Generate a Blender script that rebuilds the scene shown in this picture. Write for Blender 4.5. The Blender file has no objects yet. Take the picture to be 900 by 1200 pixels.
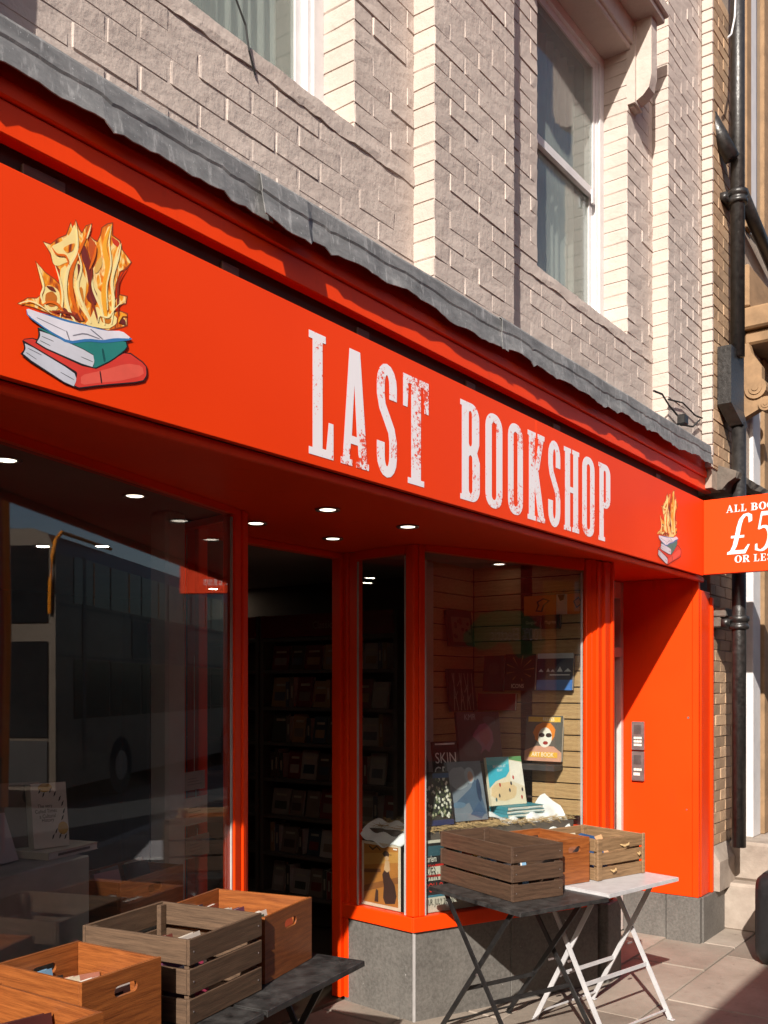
import bpy, math, random
from mathutils import Vector, Matrix
from mathutils.geometry import tessellate_polygon
random.seed(7)
S = bpy.context.scene
COL = S.collection
R = math.radians

# ------------------------------------------------------------------ camera, sky, sun, exposure
VIEW = R(36.2)                      # angle between the line of sight and the shop facade
EYE = Vector((0, 0, 1.7))
cam = bpy.data.cameras.new('camera')
cam.sensor_fit = 'HORIZONTAL'; cam.sensor_width = 36
cam.lens = 36 * 1130 / 900
cam.shift_y = 204 / 900
cam.clip_start = .05; cam.clip_end = 500
camo = bpy.data.objects.new('camera', cam); COL.objects.link(camo)
camo.location = EYE; camo.rotation_euler = (R(90), 0, VIEW - R(90))
S.camera = camo

SUN = Vector((1.03, .415, -.71)).normalized()       # the way the light travels
w = bpy.data.worlds.new('World'); S.world = w; w.use_nodes = True
nt = w.node_tree
sky = nt.nodes.new('ShaderNodeTexSky'); sky.sky_type = 'NISHITA'; sky.sun_disc = False
sky.sun_elevation = math.asin(-SUN.z); sky.sun_rotation = math.atan2(-SUN.x, -SUN.y)
sky.air_density = 1.0; sky.dust_density = 2.5; sky.ozone_density = .6
nt.links.new(sky.outputs[0], nt.nodes['Background'].inputs[0])
nt.nodes['Background'].inputs[1].default_value = .085
sl = bpy.data.lights.new('sun', 'SUN'); sl.energy = 5.0; sl.angle = R(.5); sl.color = (1, .93, .84)
so = bpy.data.objects.new('sun', sl); COL.objects.link(so); so.location = (-8, -4, 12)
so.rotation_euler = SUN.to_track_quat('-Z', 'Y').to_euler()
S.view_settings.view_transform = 'Standard'; S.view_settings.look = 'None'
S.view_settings.gamma = 1; S.view_settings.use_curve_mapping = False
S.view_settings.exposure = .58
try:
    S.cycles.max_bounces = 8; S.cycles.transparent_max_bounces = 16; S.cycles.caustics_reflective = False
except Exception: pass

# ------------------------------------------------------------------ measuring: a pixel of the 900 x 1200 photograph on a known plane
FW = Vector((math.cos(VIEW), math.sin(VIEW), 0)); RT = Vector((math.sin(VIEW), -math.cos(VIEW), 0)); UP = Vector((0, 0, 1))
def ray(px, py): return FW + RT * ((px - 450) / 1130) + UP * ((804 - py) / 1130)
def onz(px, py, z=0): d = ray(px, py); return EYE + d * ((z - EYE.z) / d.z)
def ony(px, py, y): d = ray(px, py); return EYE + d * (y / d.y)
def onx(px, py, x): d = ray(px, py); return EYE + d * (x / d.x)
def online(px, py, a, d):
    n = Vector((-d[1], d[0])); r = ray(px, py); t = (n.x * a[0] + n.y * a[1]) / (n.x * r.x + n.y * r.y); return EYE + r * t
def proj(p):
    q = Vector(p) - EYE; z = q.dot(FW)
    return (450 + 1130 * q.dot(RT) / z, 804 - 1130 * q.z / z, z) if z > .05 else (-9999, -9999, z)

# ------------------------------------------------------------------ materials
M = {}
def nodes(name):
    m = bpy.data.materials.new(name); m.use_nodes = True; M[name] = m
    t = m.node_tree; return m, t, t.nodes, t.links, t.nodes['Principled BSDF']
def srgb(r, g, b):
    f = lambda c: ((c / 255 + .055) / 1.055) ** 2.4 if c > 10 else c / 3294
    return (f(r), f(g), f(b))
def noise(N, L, coord, scale, detail=4, rough=.55, stretch=None):
    n = N.new('ShaderNodeTexNoise'); n.inputs['Scale'].default_value = scale
    n.inputs['Detail'].default_value = detail; n.inputs['Roughness'].default_value = rough
    if stretch:
        mp = N.new('ShaderNodeMapping'); mp.inputs['Scale'].default_value = stretch
        L.new(coord, mp.inputs[0]); coord = mp.outputs[0]
    L.new(coord, n.inputs['Vector']); return n.outputs['Fac']
def ramp(N, L, src, stops):
    r = N.new('ShaderNodeValToRGB'); el = r.color_ramp.elements
    while len(el) < len(stops): el.new(.5)
    for e, (p, c) in zip(el, stops): e.position = p; e.color = (*c, 1) if len(c) == 3 else c
    L.new(src, r.inputs[0]); return r.outputs[0]
def mixc(N, L, fac, a, b, mode='MIX'):
    x = N.new('ShaderNodeMix'); x.data_type = 'RGBA'; x.blend_type = mode
    for sock, v in ((0, fac), (6, a), (7, b)):
        if isinstance(v, (int, float)): x.inputs[sock].default_value = v
        elif isinstance(v, tuple): x.inputs[sock].default_value = (*v, 1)
        else: L.new(v, x.inputs[sock])
    return x.outputs[2]
def bumpn(N, L, h, dist, strength, b, prev=None):
    k = N.new('ShaderNodeBump'); k.inputs['Distance'].default_value = dist; k.inputs['Strength'].default_value = strength
    L.new(h, k.inputs['Height'])
    if prev: L.new(prev, k.inputs['Normal'])
    L.new(k.outputs[0], b.inputs['Normal']); return k.outputs[0]
def pmat(name, col, rough=.6, var=.15, scale=6, bump=.0, bscale=60, metal=0, coat=0, obj=False, stretch=None, rnd=0, col2=None, rvar=.1, detail=5, spec=.5):
    m, t, N, L, b = nodes(name)
    if obj: c = N.new('ShaderNodeTexCoord').outputs['Object']
    else: c = N.new('ShaderNodeNewGeometry').outputs['Position']
    f = noise(N, L, c, scale, detail, .6, stretch)
    lo = tuple(x * (1 - var) for x in col); hi = col2 or tuple(min(1, x * (1 + var)) for x in col)
    cc = ramp(N, L, f, [(.3, lo), (.7, hi)])
    if rnd:
        oi = N.new('ShaderNodeObjectInfo')
        rr_ = ramp(N, L, oi.outputs['Random'], [(0, (1 - rnd,) * 3), (1, (1 + rnd,) * 3)])
        cc = mixc(N, L, 1.0, cc, rr_, 'MULTIPLY')
    L.new(cc, b.inputs['Base Color'])
    mr = N.new('ShaderNodeMapRange'); L.new(f, mr.inputs[0]); mr.inputs[3].default_value = max(.02, rough - rvar); mr.inputs[4].default_value = min(1, rough + rvar)
    L.new(mr.outputs[0], b.inputs['Roughness'])
    b.inputs['Metallic'].default_value = metal; b.inputs['Coat Weight'].default_value = coat; b.inputs['Coat Roughness'].default_value = .12
    b.inputs['Specular IOR Level'].default_value = spec
    if bump:
        f2 = noise(N, L, c, bscale, 4, .6, stretch); bumpn(N, L, f2, .01, bump, b)
    return m
def flat(name, col, rough=.55, coat=0, metal=0): return pmat(name, col, rough, .08, 14, coat=coat, metal=metal)
def emit(name, col, k):
    m, t, N, L, b = nodes(name); b.inputs['Emission Color'].default_value = (*col, 1); b.inputs['Emission Strength'].default_value = k
    b.inputs['Base Color'].default_value = (.8, .8, .8, 1); return m
def wood(name, dark, light, scale=1.0, rough=.5, coat=0, axis=(1, 12, 12), bump=.25):
    m, t, N, L, b = nodes(name)
    c = N.new('ShaderNodeTexCoord').outputs['Object']
    oi = N.new('ShaderNodeObjectInfo')
    ad = N.new('ShaderNodeVectorMath'); ad.operation = 'ADD'; L.new(c, ad.inputs[0])
    cx = N.new('ShaderNodeCombineXYZ')
    for k in range(3): L.new(oi.outputs['Random'], cx.inputs[k])
    ms = N.new('ShaderNodeVectorMath'); ms.operation = 'SCALE'; L.new(cx.outputs[0], ms.inputs[0]); ms.inputs['Scale'].default_value = 37
    L.new(ms.outputs[0], ad.inputs[1]); v = ad.outputs[0]
    f1 = noise(N, L, v, 4.2 * scale, 8, .68, axis)
    f2 = noise(N, L, v, 20 * scale, 4, .65, (axis[0] * .6, axis[1] * 1.5, axis[2] * 1.5))
    wv = N.new('ShaderNodeTexWave'); wv.wave_type = 'BANDS'; wv.bands_direction = 'Z'; wv.inputs['Scale'].default_value = 9 * scale
    wv.inputs['Distortion'].default_value = 7; wv.inputs['Detail'].default_value = 2; wv.inputs['Detail Scale'].default_value = 1.2
    mp = N.new('ShaderNodeMapping'); mp.inputs['Scale'].default_value = (axis[0] * .5, axis[1] * .12, axis[2] * .12); L.new(v, mp.inputs[0]); L.new(mp.outputs[0], wv.inputs['Vector'])
    g = mixc(N, L, .16, f1, wv.outputs['Fac'])
    cc = ramp(N, L, g, [(.25, dark), (.72, light)])
    cc = mixc(N, L, .35, cc, ramp(N, L, f2, [(.35, tuple(x * .45 for x in dark)), (.6, light)]))
    L.new(cc, b.inputs['Base Color']); b.inputs['Roughness'].default_value = rough; b.inputs['Coat Weight'].default_value = coat
    b.inputs['Coat Roughness'].default_value = .2
    bumpn(N, L, f2, .004, bump, b)
    return m

ORANGE = (.84, .05, .0035)
m, t, N, L, b = nodes('orange_paint')                       # gloss paint of the whole shopfront
c = N.new('ShaderNodeNewGeometry').outputs['Position']
f = noise(N, L, c, 1.7, 3); f2 = noise(N, L, c, 30, 3, .6, (1, 1, .25)); f3 = noise(N, L, c, 7, 6, .7, (1.4, 1.4, .5))
cc = ramp(N, L, f, [(.3, (.80, .046, .0015)), (.7, (.88, .054, .002))])
cc = mixc(N, L, ramp(N, L, f3, [(.58, (0, 0, 0)), (.8, (.4, .4, .4))]), cc, (.46, .034, .006))
L.new(cc, b.inputs['Base Color']); b.inputs['Roughness'].default_value = .42; b.inputs['Specular IOR Level'].default_value = .22
bumpn(N, L, f2, .002, .25, b)
m, t, N, L, b = nodes('sign_orange')                        # printed sign panel, flatter and smoother
c = N.new('ShaderNodeNewGeometry').outputs['Position']
f = noise(N, L, c, .8, 2)
L.new(ramp(N, L, f, [(.3, (.82, .046, .0012)), (.7, (.92, .060, .0016))]), b.inputs['Base Color']); b.inputs['Roughness'].default_value = .45; b.inputs['Specular IOR Level'].default_value = .25
m, t, N, L, b = nodes('letter_white')                       # worn white letters: flakes show the orange under them
c = N.new('ShaderNodeNewGeometry').outputs['Position']
f = noise(N, L, c, 75, 6, .75); g = noise(N, L, c, 5.5, 3, .6)
ad = N.new('ShaderNodeMath'); ad.operation = 'MULTIPLY_ADD'; L.new(g, ad.inputs[0]); ad.inputs[1].default_value = .75; L.new(f, ad.inputs[2])
k = ramp(N, L, ad.outputs[0], [(.985, (0, 0, 0)), (1.0, (1, 1, 1))])
L.new(mixc(N, L, k, (.86, .83, .87), (.8, .07, .02)), b.inputs['Base Color']); b.inputs['Roughness'].default_value = .5

def paint_brick(name, lo, hi, stain, rnd, bs):
    m, t, N, L, b = nodes(name)
    c = N.new('ShaderNodeNewGeometry').outputs['Position']
    f = noise(N, L, c, 3.0, 5, .65); f2 = noise(N, L, c, 34, 4, .55); f3 = noise(N, L, c, 120, 2, .5); f4 = noise(N, L, c, 11, 4, .6)
    cc = ramp(N, L, f, [(.3, lo), (.7, hi)])
    oi = N.new('ShaderNodeObjectInfo')
    cc = mixc(N, L, 1.0, cc, ramp(N, L, oi.outputs['Random'], [(0, (1 - rnd,) * 3), (1, (1 + rnd,) * 3)]), 'MULTIPLY')
    cc = mixc(N, L, ramp(N, L, f4, [(.6, (0, 0, 0)), (.78, (.7, .7, .7))]), cc, stain)
    L.new(cc, b.inputs['Base Color']); b.inputs['Roughness'].default_value = .75
    k = bumpn(N, L, f2, .0045, bs, b); k2 = bumpn(N, L, f3, .0008, bs * .6, b, k); bumpn(N, L, f4, .009, bs * .8, b, k2)
    return m
paint_brick('painted_brick', (.45, .375, .33), (.53, .448, .396), (.36, .292, .25), .03, .7)
paint_brick('tan_brick', (.33, .21, .125), (.46, .31, .19), (.16, .10, .065), .32, .6)
paint_brick('mortar', (.30, .235, .18), (.38, .30, .24), (.2, .15, .11), 0, .6)
m, t, N, L, b = nodes('lead')                               # weathered lead flashing, streaked
c = N.new('ShaderNodeNewGeometry').outputs['Position']
f = noise(N, L, c, 7, 6, .7, (1, 1, 2.5)); f2 = noise(N, L, c, 30, 5, .7, (1.5, 1, .4)); f3 = noise(N, L, c, 140, 3)
cc = ramp(N, L, f, [(.25, (.10, .10, .10)), (.5, (.20, .20, .20)), (.75, (.34, .335, .33))])
cc = mixc(N, L, ramp(N, L, f2, [(.55, (0, 0, 0)), (.72, (.85, .85, .85))]), cc, (.46, .455, .45))
cc = mixc(N, L, ramp(N, L, f3, [(.68, (0, 0, 0)), (.72, (1, 1, 1))]), cc, (.5, .5, .5))
L.new(cc, b.inputs['Base Color']); b.inputs['Roughness'].default_value = .62; b.inputs['Metallic'].default_value = .25
k = bumpn(N, L, f, .006, .25, b); bumpn(N, L, f2, .003, .35, b, k)
m, t, N, L, b = nodes('granite')                            # speckled grey stall riser slabs
c = N.new('ShaderNodeNewGeometry').outputs['Position']
f = noise(N, L, c, 5, 6, .7); f2 = noise(N, L, c, 230, 2, .6); f3 = noise(N, L, c, 60, 4, .7); f4 = noise(N, L, c, 40, 2, .5)
cc = ramp(N, L, f, [(.25, (.075, .069, .061)), (.75, (.205, .188, .167))])
cc = mixc(N, L, .5, cc, ramp(N, L, f3, [(.35, (.06, .056, .052)), (.65, (.17, .16, .148))]))
cc = mixc(N, L, ramp(N, L, f2, [(.62, (0, 0, 0)), (.72, (.4, .4, .4))]), cc, (.04, .037, .034))
cc = mixc(N, L, ramp(N, L, f4, [(.77, (0, 0, 0)), (.78, (1, 1, 1))]), cc, (.5, .48, .46))
L.new(cc, b.inputs['Base Color']); b.inputs['Roughness'].default_value = .55; bumpn(N, L, f3, .004, .3, b)
m, t, N, L, b = nodes('paving')                             # worn york stone, each slab its own tone
c = N.new('ShaderNodeNewGeometry').outputs['Position']; oi = N.new('ShaderNodeObjectInfo')
f = noise(N, L, c, 2.2, 6, .7); f2 = noise(N, L, c, 38, 5, .7); f3 = noise(N, L, c, 9, 6, .72)
cc = ramp(N, L, f, [(.28, (.205, .168, .135)), (.72, (.335, .285, .238))])
cc = mixc(N, L, 1.0, cc, ramp(N, L, oi.outputs['Random'], [(0, (.78, .76, .74)), (1, (1.16, 1.15, 1.14))]), 'MULTIPLY')
cc = mixc(N, L, ramp(N, L, f3, [(.58, (0, 0, 0)), (.72, (.65, .65, .65))]), cc, (.13, .095, .075))
cc = mixc(N, L, ramp(N, L, f2, [(.68, (0, 0, 0)), (.74, (.55, .55, .55))]), cc, (.085, .065, .055))
L.new(cc, b.inputs['Base Color']); b.inputs['Roughness'].default_value = .8
k = bumpn(N, L, f3, .012, .4, b); bumpn(N, L, f2, .003, .5, b, k)
m, t, N, L, b = nodes('glass')                              # clear pane: mirror share grows with the viewing angle
b_out = N['Material Output']; N.remove(b)
geo = N.new('ShaderNodeNewGeometry'); dp = N.new('ShaderNodeVectorMath'); dp.operation = 'DOT_PRODUCT'
L.new(geo.outputs['Incoming'], dp.inputs[0]); L.new(geo.outputs['Normal'], dp.inputs[1])
def mth(op, a, bb):
    x = N.new('ShaderNodeMath'); x.operation = op
    for i_, v in enumerate((a, bb)):
        if v is None: continue
        if isinstance(v, (int, float)): x.inputs[i_].default_value = v
        else: L.new(v, x.inputs[i_])
    return x.outputs[0]
ca = mth('ABSOLUTE', dp.outputs['Value'], None); fr = mth('POWER', mth('SUBTRACT', 1.0, ca), 5.0)
fr = mth('ADD', mth('MULTIPLY', fr, .94), .062)
tr = N.new('ShaderNodeBsdfTransparent'); tr.inputs[0].default_value = (.93, .95, .94, 1)
gl = N.new('ShaderNodeBsdfGlossy'); gl.inputs['Roughness'].default_value = 0.0; gl.inputs['Color'].default_value = (.95, .97, 1, 1)
mx = N.new('ShaderNodeMixShader'); L.new(fr, mx.inputs[0]); L.new(tr.outputs[0], mx.inputs[1]); L.new(gl.outputs[0], mx.inputs[2]); L.new(mx.outputs[0], b_out.inputs[0])

def dusty(name, tint, k):                                   # old window glass with a film of dust
    m = M['glass'].copy(); m.name = name; M[name] = m; N = m.node_tree.nodes; L = m.node_tree.links
    mx0 = [n_ for n_ in N if n_.type == 'MIX_SHADER'][0]; df = N.new('ShaderNodeBsdfDiffuse'); df.inputs[0].default_value = (*tint, 1)
    tc = N.new('ShaderNodeNewGeometry').outputs['Position']; f = noise(N, L, tc, 3.5, 5, .65, (1, 1, .4)); mr = N.new('ShaderNodeMapRange'); L.new(f, mr.inputs[0]); mr.inputs[3].default_value = k * .3; mr.inputs[4].default_value = k * 1.7
    m2 = N.new('ShaderNodeMixShader'); L.new(mr.outputs[0], m2.inputs[0]); L.new(mx0.outputs[0], m2.inputs[1]); L.new(df.outputs[0], m2.inputs[2]); L.new(m2.outputs[0], [n_ for n_ in N if n_.type == 'OUTPUT_MATERIAL'][0].inputs[0])
dusty('old_glass', (.42, .47, .42), .26)
dusty('shop_glass', (.5, .46, .42), .010)
wood('crate_orange', (.13, .030, .007), (.36, .112, .026), 1.0, .42, .25)
wood('crate_dark', (.032, .016, .009), (.105, .058, .034), 1.0, .6, .05)
wood('crate_grey', (.048, .026, .014), (.145, .086, .050), 1.0, .65, .0)
wood('crate_old', (.11, .06, .025), (.33, .2, .1), 1.0, .65, .0)
wood('slat_pine', (.36, .20, .082), (.56, .36, .17), .8, .6, .0, (14, 1, 14))
wood('stone_tan', (.24, .145, .072), (.34, .21, .11), .3, .75, 0, (1, 1, 1), .3)
pmat('black_metal', (.016, .015, .015), .42, .4, 25, bump=.12, bscale=90, spec=.5)
pmat('table_black', (.02, .019, .019), .5, .6, 18, bump=.15, bscale=60, col2=(.055, .052, .05), rvar=.15)
pmat('white_metal', (.5, .49, .50), .4, .12, 20, bump=.05)
pmat('white_paint', (.62, .60, .60), .45, .08, 9, bump=.06, bscale=40)
pmat('door_white', (.62, .53, .49), .5, .12, 6, bump=.08, bscale=30)
pmat('grey_curtain', (.46, .47, .44), .9, .1, 8)
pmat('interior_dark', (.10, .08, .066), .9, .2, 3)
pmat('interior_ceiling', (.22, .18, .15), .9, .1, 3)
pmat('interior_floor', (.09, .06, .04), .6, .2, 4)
pmat('shelf_wood', (.11, .085, .068), .7, .15, 5)
pmat('pale_column', (.50, .46, .41), .7, .12, 5, bump=.1)
pmat('plinth_grey', (.28, .25, .22), .85, .2, 6, bump=.1, bscale=30)
pmat('straw', (.45, .30, .14), .85, .4, 60)
pmat('cloth_white', (.78, .79, .8), .9, .05, 10)
pmat('page', (.70, .66, .58), .85, .1, 60)
pmat('steel', (.38, .33, .32), .35, .15, 20, metal=.75)
pmat('steel_dark', (.05, .045, .045), .5, .2, 20)
pmat('gasket', (.42, .40, .39), .45, .1, 20)
pmat('asphalt', (.05, .05, .05), .85, .3, 30, bump=.4, bscale=120)
pmat('kerb_stone', (.28, .26, .24), .75, .2, 12, bump=.2)
pmat('stone', (.33, .265, .215), .8, .2, 5, bump=.35, bscale=35, col2=(.42, .35, .29))
pmat('stone_dark', (.12, .10, .082), .85, .35, 14, bump=.5, bscale=30)
pmat('soil_joint', (.10, .08, .065), .95, .3, 30)
pmat('pipe_black', (.020, .018, .017), .38, .5, 30, bump=.25, bscale=50, spec=.6)
pmat('dark_gap', (.030, .016, .012), .8, .3, 10)  # dark colour also stands in for shade in the recess above the sign
pmat('rubber', (.02, .02, .02), .8, .2, 20)
pmat('bag_black', (.012, .012, .013), .5, .3, 30, bump=.2)
emit('lamp_glow', (1, .86, .68), 2.8); emit('shop_lamp', (1, .84, .66), 42)  # deep shop lamps run far stronger to brighten the doorway shelves
m, t, N, L, b = nodes('flame_paint')                         # painted flames: licks of cream, amber and brown
c = N.new('ShaderNodeNewGeometry').outputs['Position']
mp = N.new('ShaderNodeMapping'); mp.inputs['Scale'].default_value = (34, 1, 11); L.new(c, mp.inputs[0])
nz = N.new('ShaderNodeTexNoise'); nz.inputs['Scale'].default_value = 1.0; nz.inputs['Detail'].default_value = 3; nz.inputs['Distortion'].default_value = 1.6; L.new(mp.outputs[0], nz.inputs['Vector'])
L.new(ramp(N, L, nz.outputs['Fac'], [(.30, srgb(120, 46, 26)), (.42, srgb(226, 112, 20)), (.52, srgb(250, 166, 40)), (.60, srgb(255, 232, 160)), (.68, srgb(236, 132, 24))]), b.inputs['Base Color']); b.inputs['Roughness'].default_value = .5
FLAT = {}
def fm(r, g, b, rough=.55, coat=.0):
    k = (r, g, b)
    if k not in FLAT: FLAT[k] = flat('print_%d_%d_%d' % k, srgb(r, g, b), rough, coat)
    return FLAT[k]
# ------------------------------------------------------------------ geometry helpers
WM = {}
class MB:
    def __init__(s): s.v = []; s.f = []
    def add(s, vs, fs):
        o = len(s.v); s.v += [tuple(p) for p in vs]; s.f += [tuple(i + o for i in f) for f in fs]; return s
    def box(s, x0, x1, y0, y1, z0, z1):
        return s.hexa([(x0, y0), (x1, y0), (x1, y1), (x0, y1)], z0, z1)
    def hexa(s, q, z0, z1, zt=None):
        n = len(q); zt = zt or [z1] * n
        vs = [(p[0], p[1], z0) for p in q] + [(p[0], p[1], z) for p, z in zip(q, zt)]
        fs = [tuple(range(n - 1, -1, -1)), tuple(range(n, 2 * n))] + [(i, (i + 1) % n, (i + 1) % n + n, i + n) for i in range(n)]
        return s.add(vs, fs)
    def cbox(s, x0, x1, y0, y1, z0, z1, c=.002):            # box with chamfered edges
        X = (x0, x1); Y = (y0, y1); Z = (z0, z1); vs = []; idx = {}
        for i in (0, 1):
            for j in (0, 1):
                for k in (0, 1):
                    sx = c * (1 - 2 * i); sy = c * (1 - 2 * j); sz = c * (1 - 2 * k)
                    for a in range(3):
                        p = [X[i] + sx, Y[j] + sy, Z[k] + sz]; p[a] = (X[i], Y[j], Z[k])[a]
                        idx[(i, j, k, a)] = len(vs); vs.append(tuple(p))
        F = []
        for a in range(3):
            o = [b_ for b_ in range(3) if b_ != a]
            for e in (0, 1):
                q = []
                for u, v in ((0, 0), (1, 0), (1, 1), (0, 1)):
                    key = [0, 0, 0]; key[a] = e; key[o[0]] = u; key[o[1]] = v; q.append(idx[(*key, a)])
                F.append(q)
        for a in range(3):                                  # edge chamfers run along axis a
            o = [b_ for b_ in range(3) if b_ != a]
            for u in (0, 1):
                for v in (0, 1):
                    k0 = [0, 0, 0]; k0[o[0]] = u; k0[o[1]] = v; k1 = list(k0); k1[a] = 1
                    F.append([idx[(*k0, o[0])], idx[(*k1, o[0])], idx[(*k1, o[1])], idx[(*k0, o[1])]])
        for i in (0, 1):
            for j in (0, 1):
                for k in (0, 1): F.append([idx[(i, j, k, 0)], idx[(i, j, k, 1)], idx[(i, j, k, 2)]])
        ce = Vector(((x0 + x1) / 2, (y0 + y1) / 2, (z0 + z1) / 2)); out = []
        for f in F:
            a_, b_, c_ = (Vector(vs[f[0]]), Vector(vs[f[1]]), Vector(vs[f[2]]))
            nn = (b_ - a_).cross(c_ - a_); mid = sum((Vector(vs[i]) for i in f), Vector()) / len(f)
            out.append(tuple(f) if nn.dot(mid - ce) > 0 else tuple(reversed(f)))
        return s.add(vs, out)
    def obox(s, a, d, u0, u1, o0, o1, z0, z1, c=0):         # box along the direction d from a; o counts outwards
        d = Vector((d[0], d[1])).normalized(); n = Vector((d.y, -d.x)); A = Vector((a[0], a[1]))
        m = MB(); m.cbox(u0, u1, -o1, -o0, z0, z1, c) if c else m.box(u0, u1, -o1, -o0, z0, z1)
        return s.add([(*(A + d * p[0] - n * p[1]), p[2]) for p in m.v], m.f)
    def tube(s, pts, r, n=10, cap=True):
        pts = [Vector(p) for p in pts]; rings = []; vs = []
        rs = r if isinstance(r, (list, tuple)) else [r] * len(pts)
        for i, p in enumerate(pts):
            d = (pts[min(i + 1, len(pts) - 1)] - pts[max(i - 1, 0)]).normalized()
            u = d.cross(Vector((0, 0, 1)));
            if u.length < .1: u = d.cross(Vector((1, 0, 0)))
            u.normalize(); v = d.cross(u)
            rings.append(len(vs))
            vs += [tuple(p + (u * math.cos(2 * math.pi * k / n) + v * math.sin(2 * math.pi * k / n)) * rs[i]) for k in range(n)]
        fs = []
        for i in range(len(pts) - 1):
            a, b_ = rings[i], rings[i + 1]
            fs += [(a + k, b_ + k, b_ + (k + 1) % n, a + (k + 1) % n) for k in range(n)]
        if cap: fs += [tuple(range(n)), tuple(range(rings[-1] + n - 1, rings[-1] - 1, -1))]
        return s.add(vs, fs)
    def bar(s, p, q, w, t, side):                           # flat bar from p to q, width w along side, thickness t
        p = Vector(p); q = Vector(q); d = (q - p).normalized(); u = Vector(side).normalized(); v = d.cross(u).normalized()
        vs = [b_ + u * (sx * w / 2) + v * (sy * t / 2) for b_ in (p, q) for sx, sy in ((-1, -1), (1, -1), (1, 1), (-1, 1))]
        return s.add(vs, [(3, 2, 1, 0), (4, 5, 6, 7)] + [(i, (i + 1) % 4, (i + 1) % 4 + 4, i + 4) for i in range(4)])
    def extr(s, loop, fn, th):                              # prism of a 2D loop; fn(u, v, depth) -> point
        n = len(loop); tri = tessellate_polygon([[Vector((a, b_, 0)) for a, b_ in loop]])
        vs = [fn(a, b_, 0) for a, b_ in loop] + [fn(a, b_, th) for a, b_ in loop]
        return s.add(vs, [tuple(t_) for t_ in tri] + [tuple(i + n for i in t_) for t_ in tri] + [(i, (i + 1) % n, (i + 1) % n + n, i + n) for i in range(n)])
    def poly(s, loops, fn):                                 # flat print: outer loop plus holes
        tri = tessellate_polygon([[Vector((a, b_, 0)) for a, b_ in lp] for lp in loops])
        return s.add([fn(a, b_) for lp in loops for a, b_ in lp], [tuple(t_) for t_ in tri])
    def lathe(s, prof, c, n=16):
        vs = []; fs = []
        for r_, z in prof: vs += [(c[0] + r_ * math.cos(2 * math.pi * k / n), c[1] + r_ * math.sin(2 * math.pi * k / n), c[2] + z) for k in range(n)]
        for i in range(len(prof) - 1): fs += [(i * n + k, i * n + (k + 1) % n, (i + 1) * n + (k + 1) % n, (i + 1) * n + k) for k in range(n)]
        fs += [tuple(range(n - 1, -1, -1)), tuple(range((len(prof) - 1) * n, len(prof) * n))]
        return s.add(vs, fs)
    def mesh(s, name, m, inv=None):
        me = bpy.data.meshes.new(name); me.from_pydata([tuple(inv @ Vector(p)) for p in s.v] if inv else s.v, [], s.f)
        me.materials.append(m if not isinstance(m, str) else M[m]); me.update(); return me
    def build(s, name, m, parent=None, world=False, smooth=False):
        inv = WM[parent].inverted() if (world and parent is not None) else None
        me = s.mesh(name, m, inv)
        if smooth: me.polygons.foreach_set('use_smooth', [True] * len(me.polygons))
        o = bpy.data.objects.new(name, me); COL.objects.link(o)
        if parent is not None: o.parent = parent; WM[o] = WM[parent]
        else: WM[o] = Matrix()
        return o
def tag(o, label, cat, group=None):
    o['label'] = label; o['category'] = cat
    if group: o['group'] = group
    return o
def thing(name, label, cat, loc=(0, 0, 0), rot=(0, 0, 0), group=None):
    o = bpy.data.objects.new(name, None); COL.objects.link(o); o.empty_display_size = .05
    if isinstance(rot, (int, float)): rot = (0, 0, rot)
    o.location = loc; o.rotation_euler = rot
    from mathutils import Euler
    WM[o] = Matrix.Translation(Vector(loc)) @ Euler(rot).to_matrix().to_4x4()
    return tag(o, label, cat, group)
def struct(o): o['kind'] = 'structure'; return o
def linkobj(name, me, parent, loc=(0, 0, 0), rot=(0, 0, 0), scale=(1, 1, 1)):
    o = bpy.data.objects.new(name, me); COL.objects.link(o); o.parent = parent
    o.location = loc; o.rotation_euler = rot; o.scale = scale; return o
def text_tris(txt, size, xs=1.0, align='LEFT'):
    c = bpy.data.curves.new('t', 'FONT'); c.body = txt; c.size = size; c.align_x = align; c.resolution_u = 3
    o = bpy.data.objects.new('t', c); COL.objects.link(o)
    me = bpy.data.meshes.new_from_object(o.evaluated_get(bpy.context.evaluated_depsgraph_get()))
    vs = [(v.co.x * xs, v.co.y) for v in me.vertices]; fs = [tuple(p.vertices) for p in me.polygons]
    bpy.data.objects.remove(o); bpy.data.curves.remove(c); bpy.data.meshes.remove(me); return vs, fs
def put_text(mb, txt, size, fn, xs=1.0, align='LEFT'):
    vs, fs = text_tris(txt, size, xs, align); mb.add([fn(a, b_) for a, b_ in vs], fs)
def rrect(x0, x1, z0, z1, rx, rz, n=5):
    out = []
    for cx, cz, a0 in ((x1 - rx, z1 - rz, 0), (x0 + rx, z1 - rz, 90), (x0 + rx, z0 + rz, 180), (x1 - rx, z0 + rz, 270)):
        for k in range(n + 1):
            a = R(a0 + 90 * k / n); out.append((cx + rx * math.cos(a), cz + rz * math.sin(a)))
    return out
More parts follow.
